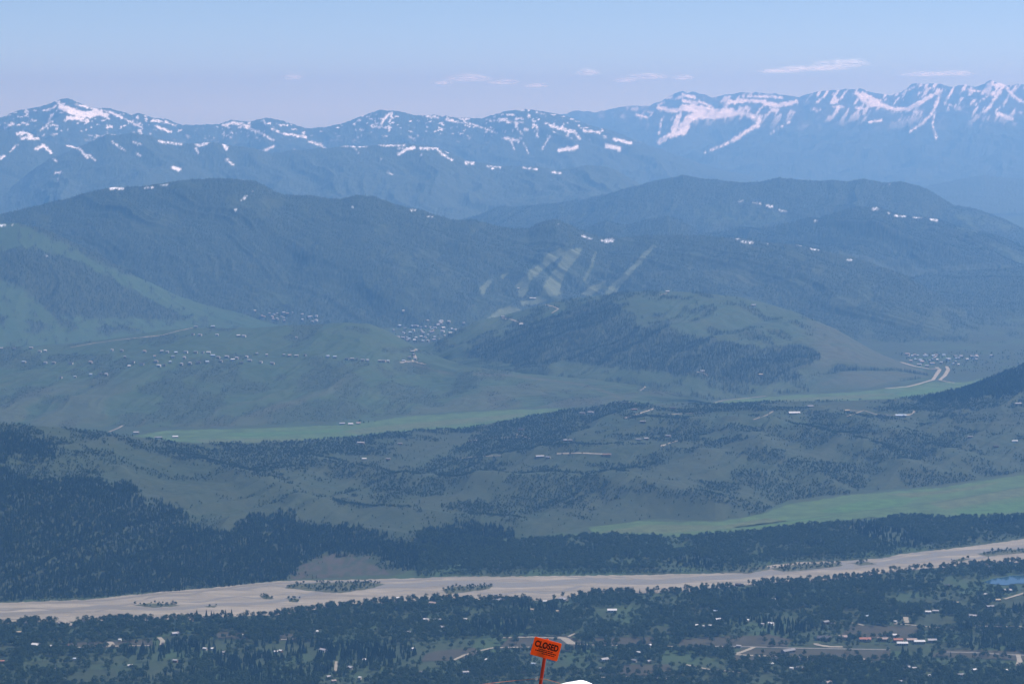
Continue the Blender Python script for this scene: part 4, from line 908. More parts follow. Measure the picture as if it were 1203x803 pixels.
for px, py, w, rf, lb in [(612, 382, 16, 'white', 'white house on the left shoulder of the rounded butte'), (591, 373, 14, 'pale', 'pale house at the bend on the rounded butte'), (893, 441.5, 18, 'tan', 'tan house low on the wooded side of the rounded butte'), (825, 437, 18, 'pale', 'pale house in the woods at the foot of the rounded butte'), (885, 359.5, 20, 'pale', 'pale house high on the right ridge of the rounded butte')]:
    x, y, z = lift(px, py, LH)
    house('hill_house', (x, y, z + 0.5), w, 10, 8.5, rf, 'cream', lb, 'house', 0.3, simple=True)

# ------------------------------------------------------------------ trees
def leaf_mat(name, c1, c2, tl=0.2):
    m, nt, b = new_mat(name)
    oi = nd(nt, 'ShaderNodeObjectInfo')
    f = noise_fac(nt, 0.35, 0.3, 0.7, 2.0)
    c = mixc(nt, oi.outputs['Random'], c1, c2)
    c = mixc(nt, f, c, tuple(0.5 * (p + q) for p, q in zip(c1, c2)))
    nt.links.new(c, b.inputs['Base Color'])
    tr = nd(nt, 'ShaderNodeBsdfTranslucent')
    nt.links.new(c, tr.inputs['Color'])
    mx = nd(nt, 'ShaderNodeMixShader')
    mx.inputs[0].default_value = tl
    out = nt.nodes['Material Output']
    nt.links.new(b.outputs[0], mx.inputs[1]); nt.links.new(tr.outputs[0], mx.inputs[2]); nt.links.new(mx.outputs[0], out.inputs['Surface'])
    return m
M_LEAF = leaf_mat('cottonwood_leaves', (0.007, 0.024, 0.010), (0.054, 0.082, 0.025), 0.25)
M_ASPEN = leaf_mat('aspen_leaves', (0.016, 0.037, 0.016), (0.036, 0.060, 0.023), 0.25)
M_NEEDLE = leaf_mat('conifer_needles', (0.009, 0.022, 0.013), (0.022, 0.042, 0.019), 0.15)
M_BARK = plain('bark', (0.10, 0.085, 0.07), 0.9)

def add_frustum(bm, p0, p1, r0, r1, n=5):
    p0, p1 = Vector(p0), Vector(p1)
    q = (p1 - p0).to_track_quat('Z', 'Y')
    a = [bm.verts.new(p0 + q @ Vector((r0 * math.cos(k * 2 * math.pi / n), r0 * math.sin(k * 2 * math.pi / n), 0))) for k in range(n)]
    b_ = [bm.verts.new(p1 + q @ Vector((r1 * math.cos(k * 2 * math.pi / n), r1 * math.sin(k * 2 * math.pi / n), 0))) for k in range(n)]
    for k in range(n):
        bm.faces.new((a[k], a[(k + 1) % n], b_[(k + 1) % n], b_[k]))
def leafy_tree(seed, h=14.0, rad=5.0, nl=190, tall=1.0):
    R = random.Random(seed)
    bt, bc = bmesh.new(), bmesh.new()
    lobes = []
    for k in range(R.randint(6, 8)):
        a = k * 2.4 + R.uniform(-0.4, 0.4)
        rr = rad * R.uniform(0.25, 0.6)
        zz = h * R.uniform(0.38, 0.80)
        lobes.append((Vector((rr * math.cos(a), rr * math.sin(a), zz)), rad * R.uniform(0.38, 0.58)))
    lobes.append((Vector((0, 0, h * 0.82)), rad * 0.45))
    add_frustum(bt, (0, 0, -0.6), (0, 0, h * 0.45), 0.32, 0.2, 6)
    for c_, r in lobes[:4]:
        add_frustum(bt, (0, 0, h * R.uniform(0.25, 0.42)), c_, 0.15, 0.05, 4)
    for k in range(nl):
        c_, r = lobes[k % len(lobes)]
        d = Vector((R.gauss(0, 1), R.gauss(0, 1), R.gauss(0, 1) * 0.9)).normalized()
        p = c_ + d * r * R.uniform(0.55, 1.05)
        nn = (d + Vector((R.gauss(0, .5), R.gauss(0, .5), R.gauss(0, .5)))).normalized()
        q = nn.to_track_quat('Z', 'Y'); s = R.uniform(0.55, 1.15); th = R.uniform(0, 6.28)
        pts = [q @ Vector((s * R.uniform(0.7, 1.2) * math.cos(th + j * 2.094), s * R.uniform(0.7, 1.2) * math.sin(th + j * 2.094), R.uniform(-.2, .2))) + p for j in range(3)]
        bc.faces.new([bc.verts.new(v) for v in pts])
    return bm_done_raw(bt, 'trunk'), bm_done_raw(bc, 'crown')
def bm_done_raw(bm, name):
    me = bpy.data.meshes.new(name); bm.to_mesh(me); bm.free(); return me
def conifer(seed, h=16.0, rad=3.3, tiers=8, pts=9):
    R = random.Random(seed)
    bt, bc = bmesh.new(), bmesh.new()
    add_frustum(bt, (0, 0, -0.6), (0, 0, h * 0.8), 0.28, 0.06, 5)
    for k in range(tiers):
        f = k / (tiers - 1)
        z = h * (0.10 + 0.80 * f); r = rad * (1 - f) ** 0.8 + 0.35
        top = bc.verts.new((R.uniform(-.1, .1), R.uniform(-.1, .1), z + h * 0.16))
        ring = []
        for j in range(pts * 2):
            a = j * math.pi / pts + R.uniform(-.12, .12) + k
            rr = r * (R.uniform(0.8, 1.15) if j % 2 == 0 else R.uniform(0.45, 0.6))
            ring.append(bc.verts.new((rr * math.cos(a), rr * math.sin(a), z - 0.12 * rr - (0.5 if j % 2 == 0 else 0))))
        for j in range(pts * 2):
            bc.faces.new((top, ring[j], ring[(j + 1) % (pts * 2)]))
    return bm_done_raw(bt, 'trunk'), bm_done_raw(bc, 'crown')
def joined(name, parts, mats):
    bm = bmesh.new()
    for i, me in enumerate(parts):
        k = len(bm.faces); bm.from_mesh(me); bm.faces.ensure_lookup_table()
        for f in list(bm.faces)[k:]: f.material_index = i
    me = bm_done_raw(bm, name)
    for m in mats: me.materials.append(m)
    return me
def proto_coll(name, meshes):
    co = bpy.data.collections.new(name)
    for me in meshes:
        o = bpy.data.objects.new(me.name, me); co.objects.link(o)
    return co
LEAFY = [leafy_tree(k, 13 + (k % 3), 5.2 + 0.5 * (k % 4), 230) for k in range(5)]
CONIF = [conifer(k + 50, 15 + k, 3.2 + 0.3 * k) for k in range(3)]
ASPN = [leafy_tree(k + 90, 9.0, 2.6, 70) for k in range(4)]
CONS = [conifer(k + 70, 15, 2.5, 4, 4) for k in range(3)]
PC_LEAF = proto_coll('cottonwood_kinds', [joined('cottonwood', p, [M_BARK, M_LEAF]) for p in LEAFY] + [joined('spruce', p, [M_BARK, M_NEEDLE]) for p in CONIF])   # order by name: cottonwoods, then spruces
PC_ASP = proto_coll('aspen_kinds', [joined('aspen', p, [M_BARK, M_ASPEN]) for p in ASPN])
PC_CON = proto_coll('far_spruce_kinds', [joined('far_spruce', p, [M_BARK, M_NEEDLE]) for p in CONS])
M_FIR = leaf_mat('haze_paled_fir_needles', (0.016, 0.034, 0.026), (0.030, 0.054, 0.038), 0.25)  # needles paled and blued, painting extra haze onto the distant forest
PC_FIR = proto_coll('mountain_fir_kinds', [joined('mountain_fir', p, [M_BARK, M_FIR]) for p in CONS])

def scatter(name, P, scale, idx, coll):
    """thousands of trees as one object of kind stuff: a point per tree, its kind instanced on it"""
    n = len(P)
    me = bpy.data.meshes.new(name)
    me.vertices.add(n); me.vertices.foreach_set('co', np.asarray(P, np.float32).ravel())
    a = me.attributes.new('size', 'FLOAT_VECTOR', 'POINT'); a.data.foreach_set('vector', np.asarray(scale, np.float32).ravel())
    a = me.attributes.new('turn', 'FLOAT_VECTOR', 'POINT')
    rot = np.zeros((n, 3), np.float32); rot[:, 2] = RNG.random(n) * 6.283; rot[:, 0] = RNG.normal(0, 0.03, n)
    a.data.foreach_set('vector', rot.ravel())
    a = me.attributes.new('pick', 'INT', 'POINT'); a.data.foreach_set('value', np.asarray(idx, np.int32))
    o = link_obj(name, me)
    ng = bpy.data.node_groups.new(name, 'GeometryNodeTree')
    ng.interface.new_socket('Geometry', in_out='INPUT', socket_type='NodeSocketGeometry')
    ng.interface.new_socket('Geometry', in_out='OUTPUT', socket_type='NodeSocketGeometry')
    gi, go = ng.nodes.new('NodeGroupInput'), ng.nodes.new('NodeGroupOutput')
    ip = ng.nodes.new('GeometryNodeInstanceOnPoints')
    ci = ng.nodes.new('GeometryNodeCollectionInfo')
    ci.inputs['Collection'].default_value = coll
    ci.inputs['Separate Children'].default_value = True
    ci.inputs['Reset Children'].default_value = True
    def na(nm, dt):
        k = ng.nodes.new('GeometryNodeInputNamedAttribute'); k.data_type = dt; k.inputs['Name'].default_value = nm
        return k.outputs['Attribute']
    ip.inputs['Pick Instance'].default_value = True
    ng.links.new(gi.outputs[0], ip.inputs['Points']); ng.links.new(ci.outputs[0], ip.inputs['Instance'])
    ng.links.new(na('pick', 'INT'), ip.inputs['Instance Index']); ng.links.new(na('turn', 'FLOAT_VECTOR'), ip.inputs['Rotation']); ng.links.new(na('size', 'FLOAT_VECTOR'), ip.inputs['Scale'])
    ng.links.new(ip.outputs[0], go.inputs[0])
    md = o.modifiers.new('trees', 'NODES'); md.node_group = ng
    return tag(o, kind='stuff')
def sizes(n, lo, hi):
    s = RNG.uniform(lo, hi, n)
    return np.stack([s * RNG.uniform(0.85, 1.15, n), s * RNG.uniform(0.85, 1.15, n), s], -1)

def near_houses(X, Y, front=24.0):
    bad = np.zeros(X.shape, bool)
    for hx, hy, w, d in HOUSES:
        bad |= (np.abs(X - hx) < w * 0.55 + 3) & (Y - hy > -front) & (Y - hy < d * 0.6 + 3)
    return bad
def near_roads(X, Y):
    bad = np.zeros(X.shape, bool)
    for W, wd in ROADS:
        x0, y0 = W.min(0) - 40; x1, y1 = W.max(0) + 40
        s_ = np.where((X > x0) & (X < x1) & (Y > y0) & (Y < y1))[0]
        for off in (0.0, 12.0):
            d = sdf_line(W, X[s_], Y[s_] + off)
            bad[s_] |= d < wd / 2 + 3.5
    return bad
def in_any(px, py, plist, grow=0.0):
    r = np.zeros(px.shape, bool)
    for p in plist:
        r |= sdf_poly(p, px, py) < grow
    return r
# valley woods on the near side of the river
N = 56000
Yt = np.sqrt(RNG.uniform(4180.0 ** 2, 5850.0 ** 2, N)); Xt = RNG.uniform(-0.25, 0.25, N) * Yt
px, py = proj(Xt, Yt, 0 * Xt)
wood = fbm(Xt / 130, Yt / 150, 4, 21)
keep = (py > riv_lo(px) - 1) & (RNG.random(N) < np.clip(0.22 + 3.4 * (wood - 0.36), 0.10, 0.97))
keep &= ~in_any(px, py, [p for p, m in CLEAR], -1.2) & ~in_any(px, py, [LAKE], 1.5) & ~(in_any(px, py - 5.0, [p for p, m in CLEAR]) & (RNG.random(N) < 0.3)) & ~in_any(px, py - 5.5, [LAKE], 0.5)
Xt, Yt, px, py, wood = Xt[keep], Yt[keep], px[keep], py[keep], wood[keep]
ok = ~near_houses(Xt, Yt) & ~near_roads(Xt, Yt)
Xt, Yt, px, py, wood = Xt[ok], Yt[ok], px[ok], py[ok], wood[ok]
conif = fbm(Xt / 200, Yt / 200, 3, 31) + 0.12 * RNG.random(len(Xt)) > 0.765
pick = np.where(conif, 5 + RNG.integers(0, 3, len(Xt)), RNG.integers(0, 5, len(Xt)))
# a thinner scatter of lone trees in the clearings
M_ = 1600
Yl = np.sqrt(RNG.uniform(4200.0 ** 2, 5200.0 ** 2, M_)); Xl = RNG.uniform(-0.24, 0.24, M_) * Yl
pxl, pyl = proj(Xl, Yl, 0 * Xl)
kl = in_any(pxl, pyl, [p for p, m in CLEAR], -0.5) & ~near_houses(Xl, Yl, 60) & ~near_roads(Xl, Yl) & (RNG.random(M_) < 0.75)
Xt, Yt, px, py = np.append(Xt, Xl[kl]), np.append(Yt, Yl[kl]), np.append(px, pxl[kl]), np.append(py, pyl[kl])
pick = np.append(pick, RNG.integers(0, 5, kl.sum()))
sz = sizes(len(Xt), 0.62, 1.22); sz[pick >= 5] *= 0.95
# the 300 that show largest become trees of their own
vis = np.where((px > -4) & (px < 1207) & (py < 812))[0]
show = vis[np.argsort(Yt[vis] - 120 * sz[vis, 2])[:300]]
kinds = [(t_, c_, M_LEAF) for t_, c_ in LEAFY] + [(t_, c_, M_NEEDLE) for t_, c_ in CONIF]
for t_, c_, m_ in kinds:
    t_.materials.append(M_BARK); c_.materials.append(m_)
ZONES = ['in the lower left corner', 'along the bottom edge, left', 'left of the closed sign', 'right of the closed sign and snow', 'below the valley road', 'below the lodge row', 'in the lower right corner']
USED = set()
def name_tree(x, y, leafy):
    """a label of its own for a tree right beside a house or the sign"""
    for hx, hy, lb in sorted(NAMED + [(641, 790, 'orange closed sign')], key=lambda q: abs(q[0] - x) + 3 * abs(q[1] - y)):
        dx, dy = x - hx, y - hy
        if abs(dy) > 16 or abs(dx) > 60: continue
        side = 'left' if dx < 0 else 'right'
        where = 'nearest on the %s of the ' % side if abs(dy) < 4 else ('above and %s of the ' % side if dy < 0 else 'below and %s of the ' % side)
        s_ = ('leafy tree ' if leafy else 'dark spruce ') + where + lb
        if s_ not in USED and len(s_.split()) <= 16:
            USED.add(s_); return s_
    return None
for i in sorted(show, key=lambda q: abs(px[q] % 7)):
    k = int(pick[i]); leafy = k < 5
    nm = 'cottonwood_tree' if leafy else 'spruce_tree'
    o = bpy.data.objects.new(nm, None); C.objects.link(o)
    o.location = (Xt[i], Yt[i], -0.2); o.rotation_euler = (0, 0, random.uniform(0, 6.28)); o.scale = tuple(sz[i])
    side = name_tree(px[i], py[i], leafy)
    if side:
        tag(o, side, 'tree', 'leafy trees of the nearest valley woods' if leafy else 'dark spruces of the nearest valley woods')
    else:
        zone = ZONES[int(np.searchsorted([160, 400, 628, 800, 950, 1100], px[i]))]
        size = 'tall' if sz[i, 2] > 1.02 else 'medium sized' if sz[i, 2] > 0.8 else 'small'
        kind_ = 'rounded leafy tree' if leafy else 'dark pointed spruce'
        tag(o, '%s %s in the nearest woods %s' % (size, kind_, zone), 'tree', '%s %ss %s' % (size, kind_, zone))
    link_obj('trunk', kinds[k][0], None, o); link_obj('crown', kinds[k][1], None, o)
rest = np.ones(len(Xt), bool); rest[show] = False
scatter('valley_woods', np.stack([Xt, Yt, np.full(len(Xt), -0.3)], -1)[rest], sz[rest], pick[rest], PC_LEAF)
# woods on the far bank and the gravel bars
N = 70000
Yt = np.sqrt(RNG.uniform(4950.0 ** 2, 6500.0 ** 2, N)); Xt = RNG.uniform(-0.25, 0.25, N) * Yt
px, py = proj(Xt, Yt, 0 * Xt)
farwood = [(490, 640), (560, 640), (640, 634), (700, 629), (800, 632), (870, 627), (950, 617), (1020, 614), (1060, 606), (1100, 609), (1203, 607), (1330, 606), (1330, 618)] + [(x, float(riv_up(x)) - 1.0) for x in range(1330, 470, -20)]
dn = sstep(0.30, 0.42, fbm(Xt / 110, Yt / 110, 4, 5))
kb = in_any(px, py, [farwood]) & (RNG.random(N) < 0.30 + 0.65 * dn)
kb &= ~(in_any(px, py, [ZR([(360, 380), (420, 385), (440, 410), (380, 412), (350, 395)])], 0) & (RNG.random(N) < 0.8))
kbar = (in_any(px, py, BARS[:1]) & (RNG.random(N) < 0.6)) | (in_any(px, py, BARS[1:], 0.3) & (RNG.random(N) < 0.55))
kbank = (py < riv_up(px) + 0.5) & (py > riv_up(px) - 3) & (px < 330) & (RNG.random(N) < 0.5)
k = (kb | kbar | kbank)
Xt, Yt = Xt[k], Yt[k]; small = kbar[k] | (py[k] > riv_up(px[k]) - 6)
zt = np.nan_to_num(land_at(LI, Xt, Yt), nan=0.0); zt = np.maximum(zt, 0) - 0.3
con = (fbm(Xt / 160, Yt / 160, 3, 41) + 0.14 * RNG.random(len(Xt)) > 0.73) & ~small
pick = np.where(con, 5 + RNG.integers(0, 3, len(Xt)), RNG.integers(0, 5, len(Xt)))
sz = sizes(len(Xt), 0.6, 1.15); sz[small] *= 0.55
scatter('riverside_woods', np.stack([Xt, Yt, zt], -1), sz, pick, PC_LEAF)

def plant(name, L, attr, n, lo, hi, coll, nk, px_rng=(-60, 1265), power=1.0, tmin=0.0):
    """trees on a hill, denser where its forest cover is"""
    nr, nc = L.nfront, L.X.shape[1]
    r = RNG.uniform(1, nr - 1.01, n); j = RNG.uniform(0, nc - 1.01, n)
    r0, j0 = r.astype(int), j.astype(int); fr, fj = r - r0, j - j0
    def s(A): return (A[r0, j0] * (1 - fr) + A[r0 + 1, j0] * fr) * (1 - fj) + (A[r0, j0 + 1] * (1 - fr) + A[r0 + 1, j0 + 1] * fr) * fj
    X, Y, Z, cv, pxx, pyy, tt = s(L.X), s(L.Y), s(L.Z), s(attr), s(L.PX), s(L.PY), s(L.t)
    area = (L.Y[nr - 1, j0] - L.Y[0, j0]) * Y
    k = (RNG.random(n) < np.clip(cv, 0, 1) ** power * area / area.max()) & (pxx > px_rng[0]) & (pxx < px_rng[1]) & (tt > tmin) & (Z > -1)
    X, Y, Z = X[k], Y[k], Z[k]
    if L is LI:
        ok_ = ~near_houses(X, Y, 40); X, Y, Z = X[ok_], Y[ok_], Z[ok_]
    return scatter(name, np.stack([X, Y, Z - 0.4], -1), sizes(len(X), lo, hi), RNG.integers(0, nk, len(X)), coll), len(X)
cnt = {}
cnt['I con'] = plant('hillside_conifer_forest', LI, LI.con, 300000, 0.42, 0.85, proto_coll('forest_kinds', [joined('hill_spruce', p, [M_BARK, M_NEEDLE]) for p in CONIF] + [joined('hill_wood', LEAFY[0], [M_BARK, M_LEAF])]), 4)[1]
cnt['I asp'] = plant('hillside_aspen_woods', LI, LI.asp, 210000, 0.45, 1.0, PC_ASP, 4)[1]
lone = sstep(0.62, 0.75, fbm(LI.X / 70, LI.Y / 70, 3, 77)) * 0.02 * (1 - LI.con)
cnt['I lone'] = plant('scattered_hill_trees', LI, lone, 120000, 0.5, 0.95, PC_CON, 3)[1]
cnt['H'] = plant('butte_forest', LH, LH.cov[..., 0] ** 2, 90000, 0.55, 1.0, PC_CON, 3)[1]
cnt['G'] = plant('butte_shrubs', LG, LG.cov[..., 0] * 0.8, 80000, 0.28, 0.6, PC_ASP, 4)[1]
cnt['F'] = plant('hill_forest', LF, LF.cov[..., 0] ** 2, 30000, 0.6, 1.05, PC_CON, 3)[1]
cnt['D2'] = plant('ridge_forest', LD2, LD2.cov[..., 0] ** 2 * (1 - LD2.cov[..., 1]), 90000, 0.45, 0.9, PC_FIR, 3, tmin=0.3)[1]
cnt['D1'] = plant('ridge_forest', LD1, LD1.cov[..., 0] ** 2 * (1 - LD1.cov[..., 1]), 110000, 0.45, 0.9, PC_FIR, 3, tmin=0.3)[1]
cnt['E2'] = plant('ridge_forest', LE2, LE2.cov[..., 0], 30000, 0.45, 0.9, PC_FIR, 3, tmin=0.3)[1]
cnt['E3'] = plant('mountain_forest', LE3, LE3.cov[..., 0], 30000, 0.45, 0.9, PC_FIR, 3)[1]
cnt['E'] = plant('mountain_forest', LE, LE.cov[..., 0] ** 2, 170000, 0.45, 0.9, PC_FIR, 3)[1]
print('TREES', cnt, len(show))
# shelter belts on the flat: meadow edge, towns
N = 26000
Yt = np.sqrt(RNG.uniform(7900.0 ** 2, 12200.0 ** 2, N)); Xt = RNG.uniform(-0.24, 0.24, N) * Yt
px, py = proj(Xt, Yt, 0 * Xt)
k = (in_any(px, py, [[(160, 508), (195, 509), (220, 515), (190, 520), (165, 514)]]) & (RNG.random(N) < 0.5)) | (in_any(px, py, [[(420, 494), (442, 493), (442, 500), (424, 500)]]) & (RNG.random(N) < 0.5)) | \
    (in_any(px, py, [[(1050, 415), (1203, 412), (1203, 436), (1120, 440), (1110, 428), (1060, 424)]]) & (RNG.random(N) < 0.45)) | (in_any(px, py, [[(460, 384), (545, 380), (545, 402), (470, 406)]]) & (RNG.random(N) < 0.4)) | \
    (in_any(px, py, [[(810, 474), (900, 478), (1000, 475), (1085, 466), (1130, 457), (1130, 462), (1000, 482), (810, 482)]]) & (RNG.random(N) < 0.35))
Xt, Yt = Xt[k], Yt[k]
scatter('valley_trees', np.stack([Xt, Yt, np.full(len(Xt), -0.3)], -1), sizes(len(Xt), 0.7, 1.3), RNG.integers(0, 4, len(Xt)), PC_ASP)

# ------------------------------------------------------------------ the near slope with the closed sign
hy = np.concatenate([np.linspace(-300, -20, 15), np.linspace(-15, 70, 90), np.linspace(75, 3750, 120)])
hp = [(-300, 1140), (-20, 1054.0), (0, 1048.3), (30, 1041.2), (60, 1032), (200, 978), (600, 820), (1500, 480), (2600, 150), (3400, 10), (3750, -30)]
hu = np.linspace(-1, 1, 121)
HYg = np.broadcast_to(hy[:, None], (len(hy), len(hu))).copy()
HXg = hu[None, :] * (40 + 0.9 * np.abs(HYg)) * (0.35 + 0.65 * np.abs(hu[None, :]))
HZg = np.interp(HYg, [p[0] for p in hp], [p[1] for p in hp])
nearf = np.clip(np.abs(HYg) / 400, 0.012, 1)
HZg = HZg + (fbm(HXg / (160 * nearf + 1.5), HYg / (160 * nearf + 1.5), 4, 3) - 0.6) * 22 * nearf
M_SLOPE, nt, b = new_mat('alpine_scree')
c = mixc(nt, noise_fac(nt, 0.8, 0.35, 0.65, 8), (0.20, 0.18, 0.155), (0.075, 0.08, 0.045))
nt.links.new(c, b.inputs['Base Color'])
tag(link_obj('mountain_slope', grid_mesh('mountain_slope', HXg, HYg, HZg), M_SLOPE), kind='structure')

SY = 30.0
def at(px, py, Y):
    u, s = ray(px, py)
    return Vector((float(u) * Y, Y, H + float(s) * Y))
m_orange, nt, b = new_mat('orange_plastic_panel')
b.inputs['Base Color'].default_value = (0.95, 0.20, 0.045, 1); b.inputs['Roughness'].default_value = 0.5
tr = nd(nt, 'ShaderNodeBsdfTranslucent'); tr.inputs['Color'].default_value = (1.0, 0.27, 0.06, 1)
mx = nd(nt, 'ShaderNodeMixShader'); mx.inputs[0].default_value = 0.6
nt.links.new(b.outputs[0], mx.inputs[1]); nt.links.new(tr.outputs[0], mx.inputs[2]); nt.links.new(mx.outputs[0], nt.nodes['Material Output'].inputs['Surface'])
m_black = plain('black_print', (0.02, 0.014, 0.012), 0.6)
m_pole = plain('red_orange_pole', (0.50, 0.045, 0.025), 0.5)
m_white = plain('white_cord', (0.75, 0.75, 0.75), 0.6)
m_rope = plain('orange_rope', (0.42, 0.17, 0.11), 0.9)
top, low = at(643.0, 750.6, SY), at(629.0, 813.0, SY)
axis = (top - low).normalized()
base = low + axis * (-0.8)
base.z = min(base.z, 1041.6); 
sign = bpy.data.objects.new('closed_sign', None); C.objects.link(sign)
sign.location = base
tag(sign, 'tilted orange CLOSED sign on a red pole rising from the bottom edge', 'sign')
def local(name, bm, mat, parent=sign):
    o = link_obj(name, bm_done(bm, name), mat, parent)
    return o
bp_ = bmesh.new()
add_frustum(bp_, Vector((0, 0, -0.4)), top - base, 0.022, 0.022, 14)
add_frustum(bp_, top - base, top - base + axis * 0.012, 0.022, 0.012, 14)
local('pole', bp_, m_pole)
PW, PH = 33.4 * SY * MPX * 1.0, 22.3 * SY * MPX
pc = at(641.3, 761.0, SY) - base + Vector((0, -0.034, 0))
ang = -math.radians(15.2)
panel = bpy.data.objects.new('sign_panel', None)
bp_ = bmesh.new()
bm_box(bp_, -PW / 2, PW / 2, -0.003, 0.003, -PH / 2, PH / 2)
bmesh.ops.bevel(bp_, geom=[e for e in bp_.edges if abs(e.verts[0].co.y - e.verts[1].co.y) > 0.004], offset=0.008, segments=3, affect='EDGES')
panel = local('sign_panel', bp_, m_orange)
panel.location = pc; panel.rotation_euler = (0, ang * -1, 0)
def text_mesh(txt, size, bold):
    cu = bpy.data.curves.new('lettering', 'FONT')
    cu.body = txt; cu.size = size; cu.offset = bold; cu.extrude = 0.0008; cu.align_x = 'CENTER'; cu.align_y = 'CENTER'; cu.space_character = 1.02
    o = bpy.data.objects.new('lettering', cu); C.objects.link(o)
    bpy.context.view_layer.update()
    me = bpy.data.meshes.new_from_object(o.evaluated_get(bpy.context.evaluated_depsgraph_get()))
    bpy.data.objects.remove(o)
    return me
me = text_mesh('CLOSED', PH * 0.40, PH * 0.016)
me.name = 'lettering'
xs_ = [v.co.x for v in me.vertices]; wd = max(xs_) - min(xs_); 
for v in me.vertices:
    x, y, z = v.co
    v.co = (x * PW * 0.86 / wd, -0.0055 - z, y * 1.15 + PH * 0.155)
link_obj('lettering', me, m_black, panel)
bp_ = bmesh.new()
R = random.Random(4)
for zz, x0, x1, hh in ((-0.09, -0.26, 0.28, 0.05), (-0.185, -0.36, 0.40, 0.055), (-0.285, -0.10, 0.36, 0.045)):
    x = x0
    while x < x1:
        w_ = R.uniform(0.03, 0.09)
        bm_box(bp_, x * PW, min(x + w_, x1) * PW, -0.0042, -0.0031, (zz - hh / 2) * PH, (zz + hh / 2) * PH)
        x += w_ + 0.014
sp_ = link_obj('small_print', bm_done(bp_, 'small_print'), m_black, panel); sp_['kind'] = 'stuff'
bp_ = bmesh.new()
kn = at(630.6, 796.0, SY) - base
bmesh.ops.create_icosphere(bp_, subdivisions=2, radius=0.02, matrix=Matrix.Translation(kn + Vector((-0.004, -0.022, 0))))
add_frustum(bp_, kn + Vector((-0.012, -0.02, 0)), kn + Vector((0.012, -0.026, 0.03)), 0.012, 0.005, 6)
local('tie_knot', bp_, m_white)
# orange boundary rope tied to the pole
bp_ = bmesh.new()
rp = [at(520, 812, SY - 1), at(560, 804, SY - 0.6), at(590, 800.3, SY - 0.3), at(612, 798.2, SY - 0.1), at(629, 796.6, SY - 0.035), at(641, 797.2, SY - 0.03), at(655, 801, SY + 0.1), at(670, 808, SY + 0.3)]
for a_, b_ in zip(rp[:-1], rp[1:]):
    add_frustum(bp_, a_, b_, 0.003, 0.003, 6)
rope = link_obj('boundary_rope', bm_done(bp_, 'boundary_rope'), m_rope)
tag(rope, 'thin orange rope tied to the pole of the closed sign', 'rope')
# rounded heap of old snow beside the sign
M_SNOW = plain('old_snow', (0.86, 0.87, 0.90), 0.7)
bp_ = bmesh.new()
bmesh.ops.create_icosphere(bp_, subdivisions=5, radius=1.0)
st_top = at(676.0, 800.7, 27.5)
gz = 1041.75
for v in bp_.verts:
    n_ = float(fbm(v.co.x * 1.3 + 5, v.co.y * 1.3 + v.co.z, 3, 2)) - 0.5
    k_ = 1 + 0.16 * n_
    x, y, z = v.co * k_
    v.co = (x * 0.72, y * 1.1, (st_top.z - gz) * (z if z > 0 else z * 0.4))
dz_ = (st_top.z - gz) - max(v.co.z for v in bp_.verts)
heap = link_obj('snow_heap', bm_done(bp_, 'snow_heap'), M_SNOW)
for p in heap.data.polygons: p.use_smooth = True
heap.location = (st_top.x, 27.5, gz + dz_)
tag(heap, 'small rounded heap of white snow at the bottom edge beside the sign', 'snow heap')

# ------------------------------------------------------------------ clouds, far beyond the range and outside the haze
mc, nt, b = new_mat('thin_cloud')
b.inputs['Base Color'].default_value = (0.92, 0.95, 1.0, 1)
tc_ = nd(nt, 'ShaderNodeTexCoord')
sx_ = nd(nt, 'ShaderNodeSeparateXYZ'); nt.links.new(tc_.outputs['UV'], sx_.inputs[0])
nz = nd(nt, 'ShaderNodeTexNoise'); nz.inputs['Scale'].default_value = 0.0022; nz.inputs['Detail'].default_value = 5.0
nt.links.new(tc_.outputs['Object'], nz.inputs['Vector'])
ml = nd(nt, 'ShaderNodeMath', operation='MULTIPLY'); nt.links.new(sx_.outputs[0], ml.inputs[0]); nt.links.new(nz.outputs['Fac'], ml.inputs[1])
m2 = nd(nt, 'ShaderNodeMath', operation='MULTIPLY'); nt.links.new(ml.outputs[0], m2.inputs[0]); m2.inputs[1].default_value = 0.45
tp = nd(nt, 'ShaderNodeBsdfTransparent'); tl = nd(nt, 'ShaderNodeBsdfTranslucent'); tl.inputs['Color'].default_value = (0.92, 0.95, 1, 1)
ma = nd(nt, 'ShaderNodeAddShader')
mb = nd(nt, 'ShaderNodeMixShader')
nt.links.new(b.outputs[0], ma.inputs[0]); nt.links.new(tl.outputs[0], ma.inputs[1])
nt.links.new(m2.outputs[0], mb.inputs[0]); nt.links.new(tp.outputs[0], mb.inputs[1]); nt.links.new(ma.outputs[0], mb.inputs[2])
nt.links.new(mb.outputs[0], nt.nodes['Material Output'].inputs['Surface'])
CY = 49500.0
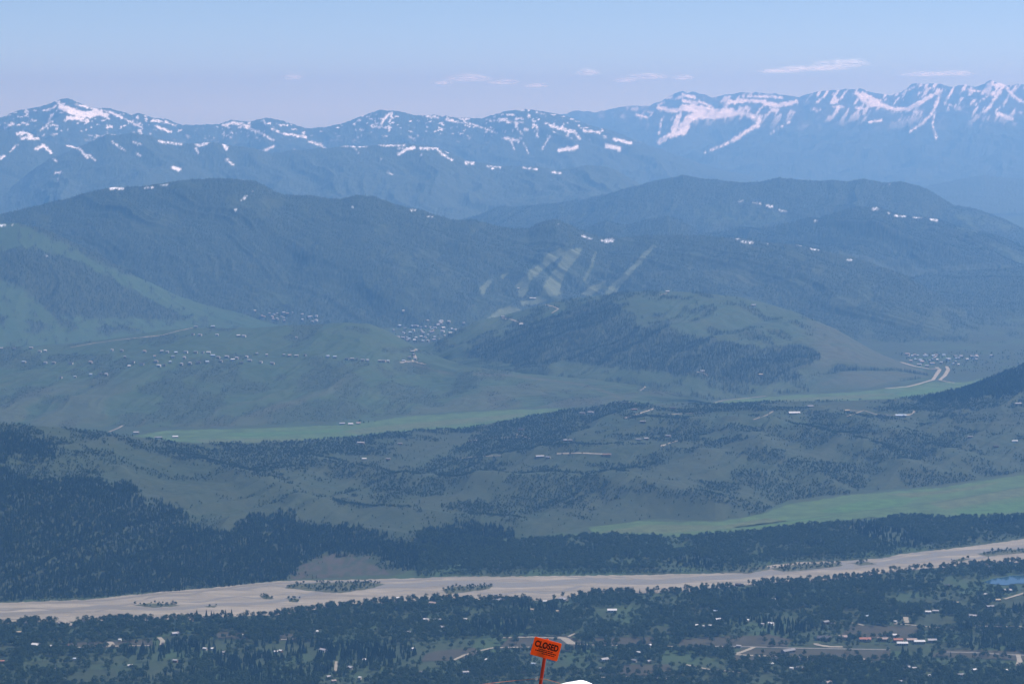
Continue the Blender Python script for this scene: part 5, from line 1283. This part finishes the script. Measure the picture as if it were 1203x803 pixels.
for i, (px, py, hw, hh) in enumerate([(990, 76, 34, 7), (955, 81, 44, 4), (915, 84, 28, 3.5), (1085, 88, 28, 4), (1122, 87, 24, 4.5), (552, 93, 30, 6), (592, 97, 20, 4), (630, 101, 16, 3), (691, 86, 15, 5), (760, 91, 28, 4.5), (803, 92, 15, 4), (344, 91.5, 14, 4), (735, 95, 16, 3), (520, 98, 14, 3)]):
    Yk = CY + i * 900
    c_ = at(px, py, Yk)
    bm = bmesh.new(); bmesh.ops.create_icosphere(bm, subdivisions=5, radius=1.0)
    uvl = bm.loops.layers.uv.new('density')
    sx, sz_ = hw * Yk * MPX, hh * Yk * MPX
    den = {}
    for v in bm.verts:
        x, y, z = v.co
        den[v] = min(1.0, abs(y) ** 1.6)                    # thin towards the rim of the puff, densest in its middle
        n_ = 0.40 + 1.2 * float(fbm(x * 2.0 + i * 7, z * 1.6 + y * 1.2 + 3, 4, i))
        v.co = (x * sx * (0.6 + 0.4 * n_), y * sx * 0.5 * n_, (z if z > 0 else 0.5 * z) * sz_ * n_)
    for f in bm.faces:
        f.smooth = True
        for l in f.loops: l[uvl].uv = (den[l.vert], 0)
    o = link_obj('cloud', bm_done(bm, 'cloud'), mc)
    o.location = c_
    tag(o, kind='stuff')

# ------------------------------------------------------------------ haze
def box_mesh(name, x0, x1, y0, y1, z0, z1):
    bm = bmesh.new()
    bmesh.ops.create_cube(bm, size=1.0)
    for v in bm.verts:
        v.co = Vector((x0 if v.co.x < 0 else x1, y0 if v.co.y < 0 else y1, z0 if v.co.z < 0 else z1))
    me = bpy.data.meshes.new(name)
    bm.to_mesh(me); bm.free()
    return me
hm = bpy.data.materials.new('haze_air')
hm.use_nodes = True
hm.node_tree.nodes.remove(hm.node_tree.nodes['Principled BSDF'])
pv = hm.node_tree.nodes.new('ShaderNodeVolumePrincipled')
pv.inputs['Color'].default_value = (*HAZE_COL, 1)
pv.inputs['Absorption Color'].default_value = (*HAZE_ABS, 1)
pv.inputs['Density'].default_value = HAZE_DENS
pv.inputs['Anisotropy'].default_value = HAZE_ANISO
hm.node_tree.links.new(pv.outputs[0], hm.node_tree.nodes['Material Output'].inputs['Volume'])
hz = tag(link_obj('haze', box_mesh('haze', -20500, 20500, -3000, 46600, -330, 1680), hm), kind='stuff')
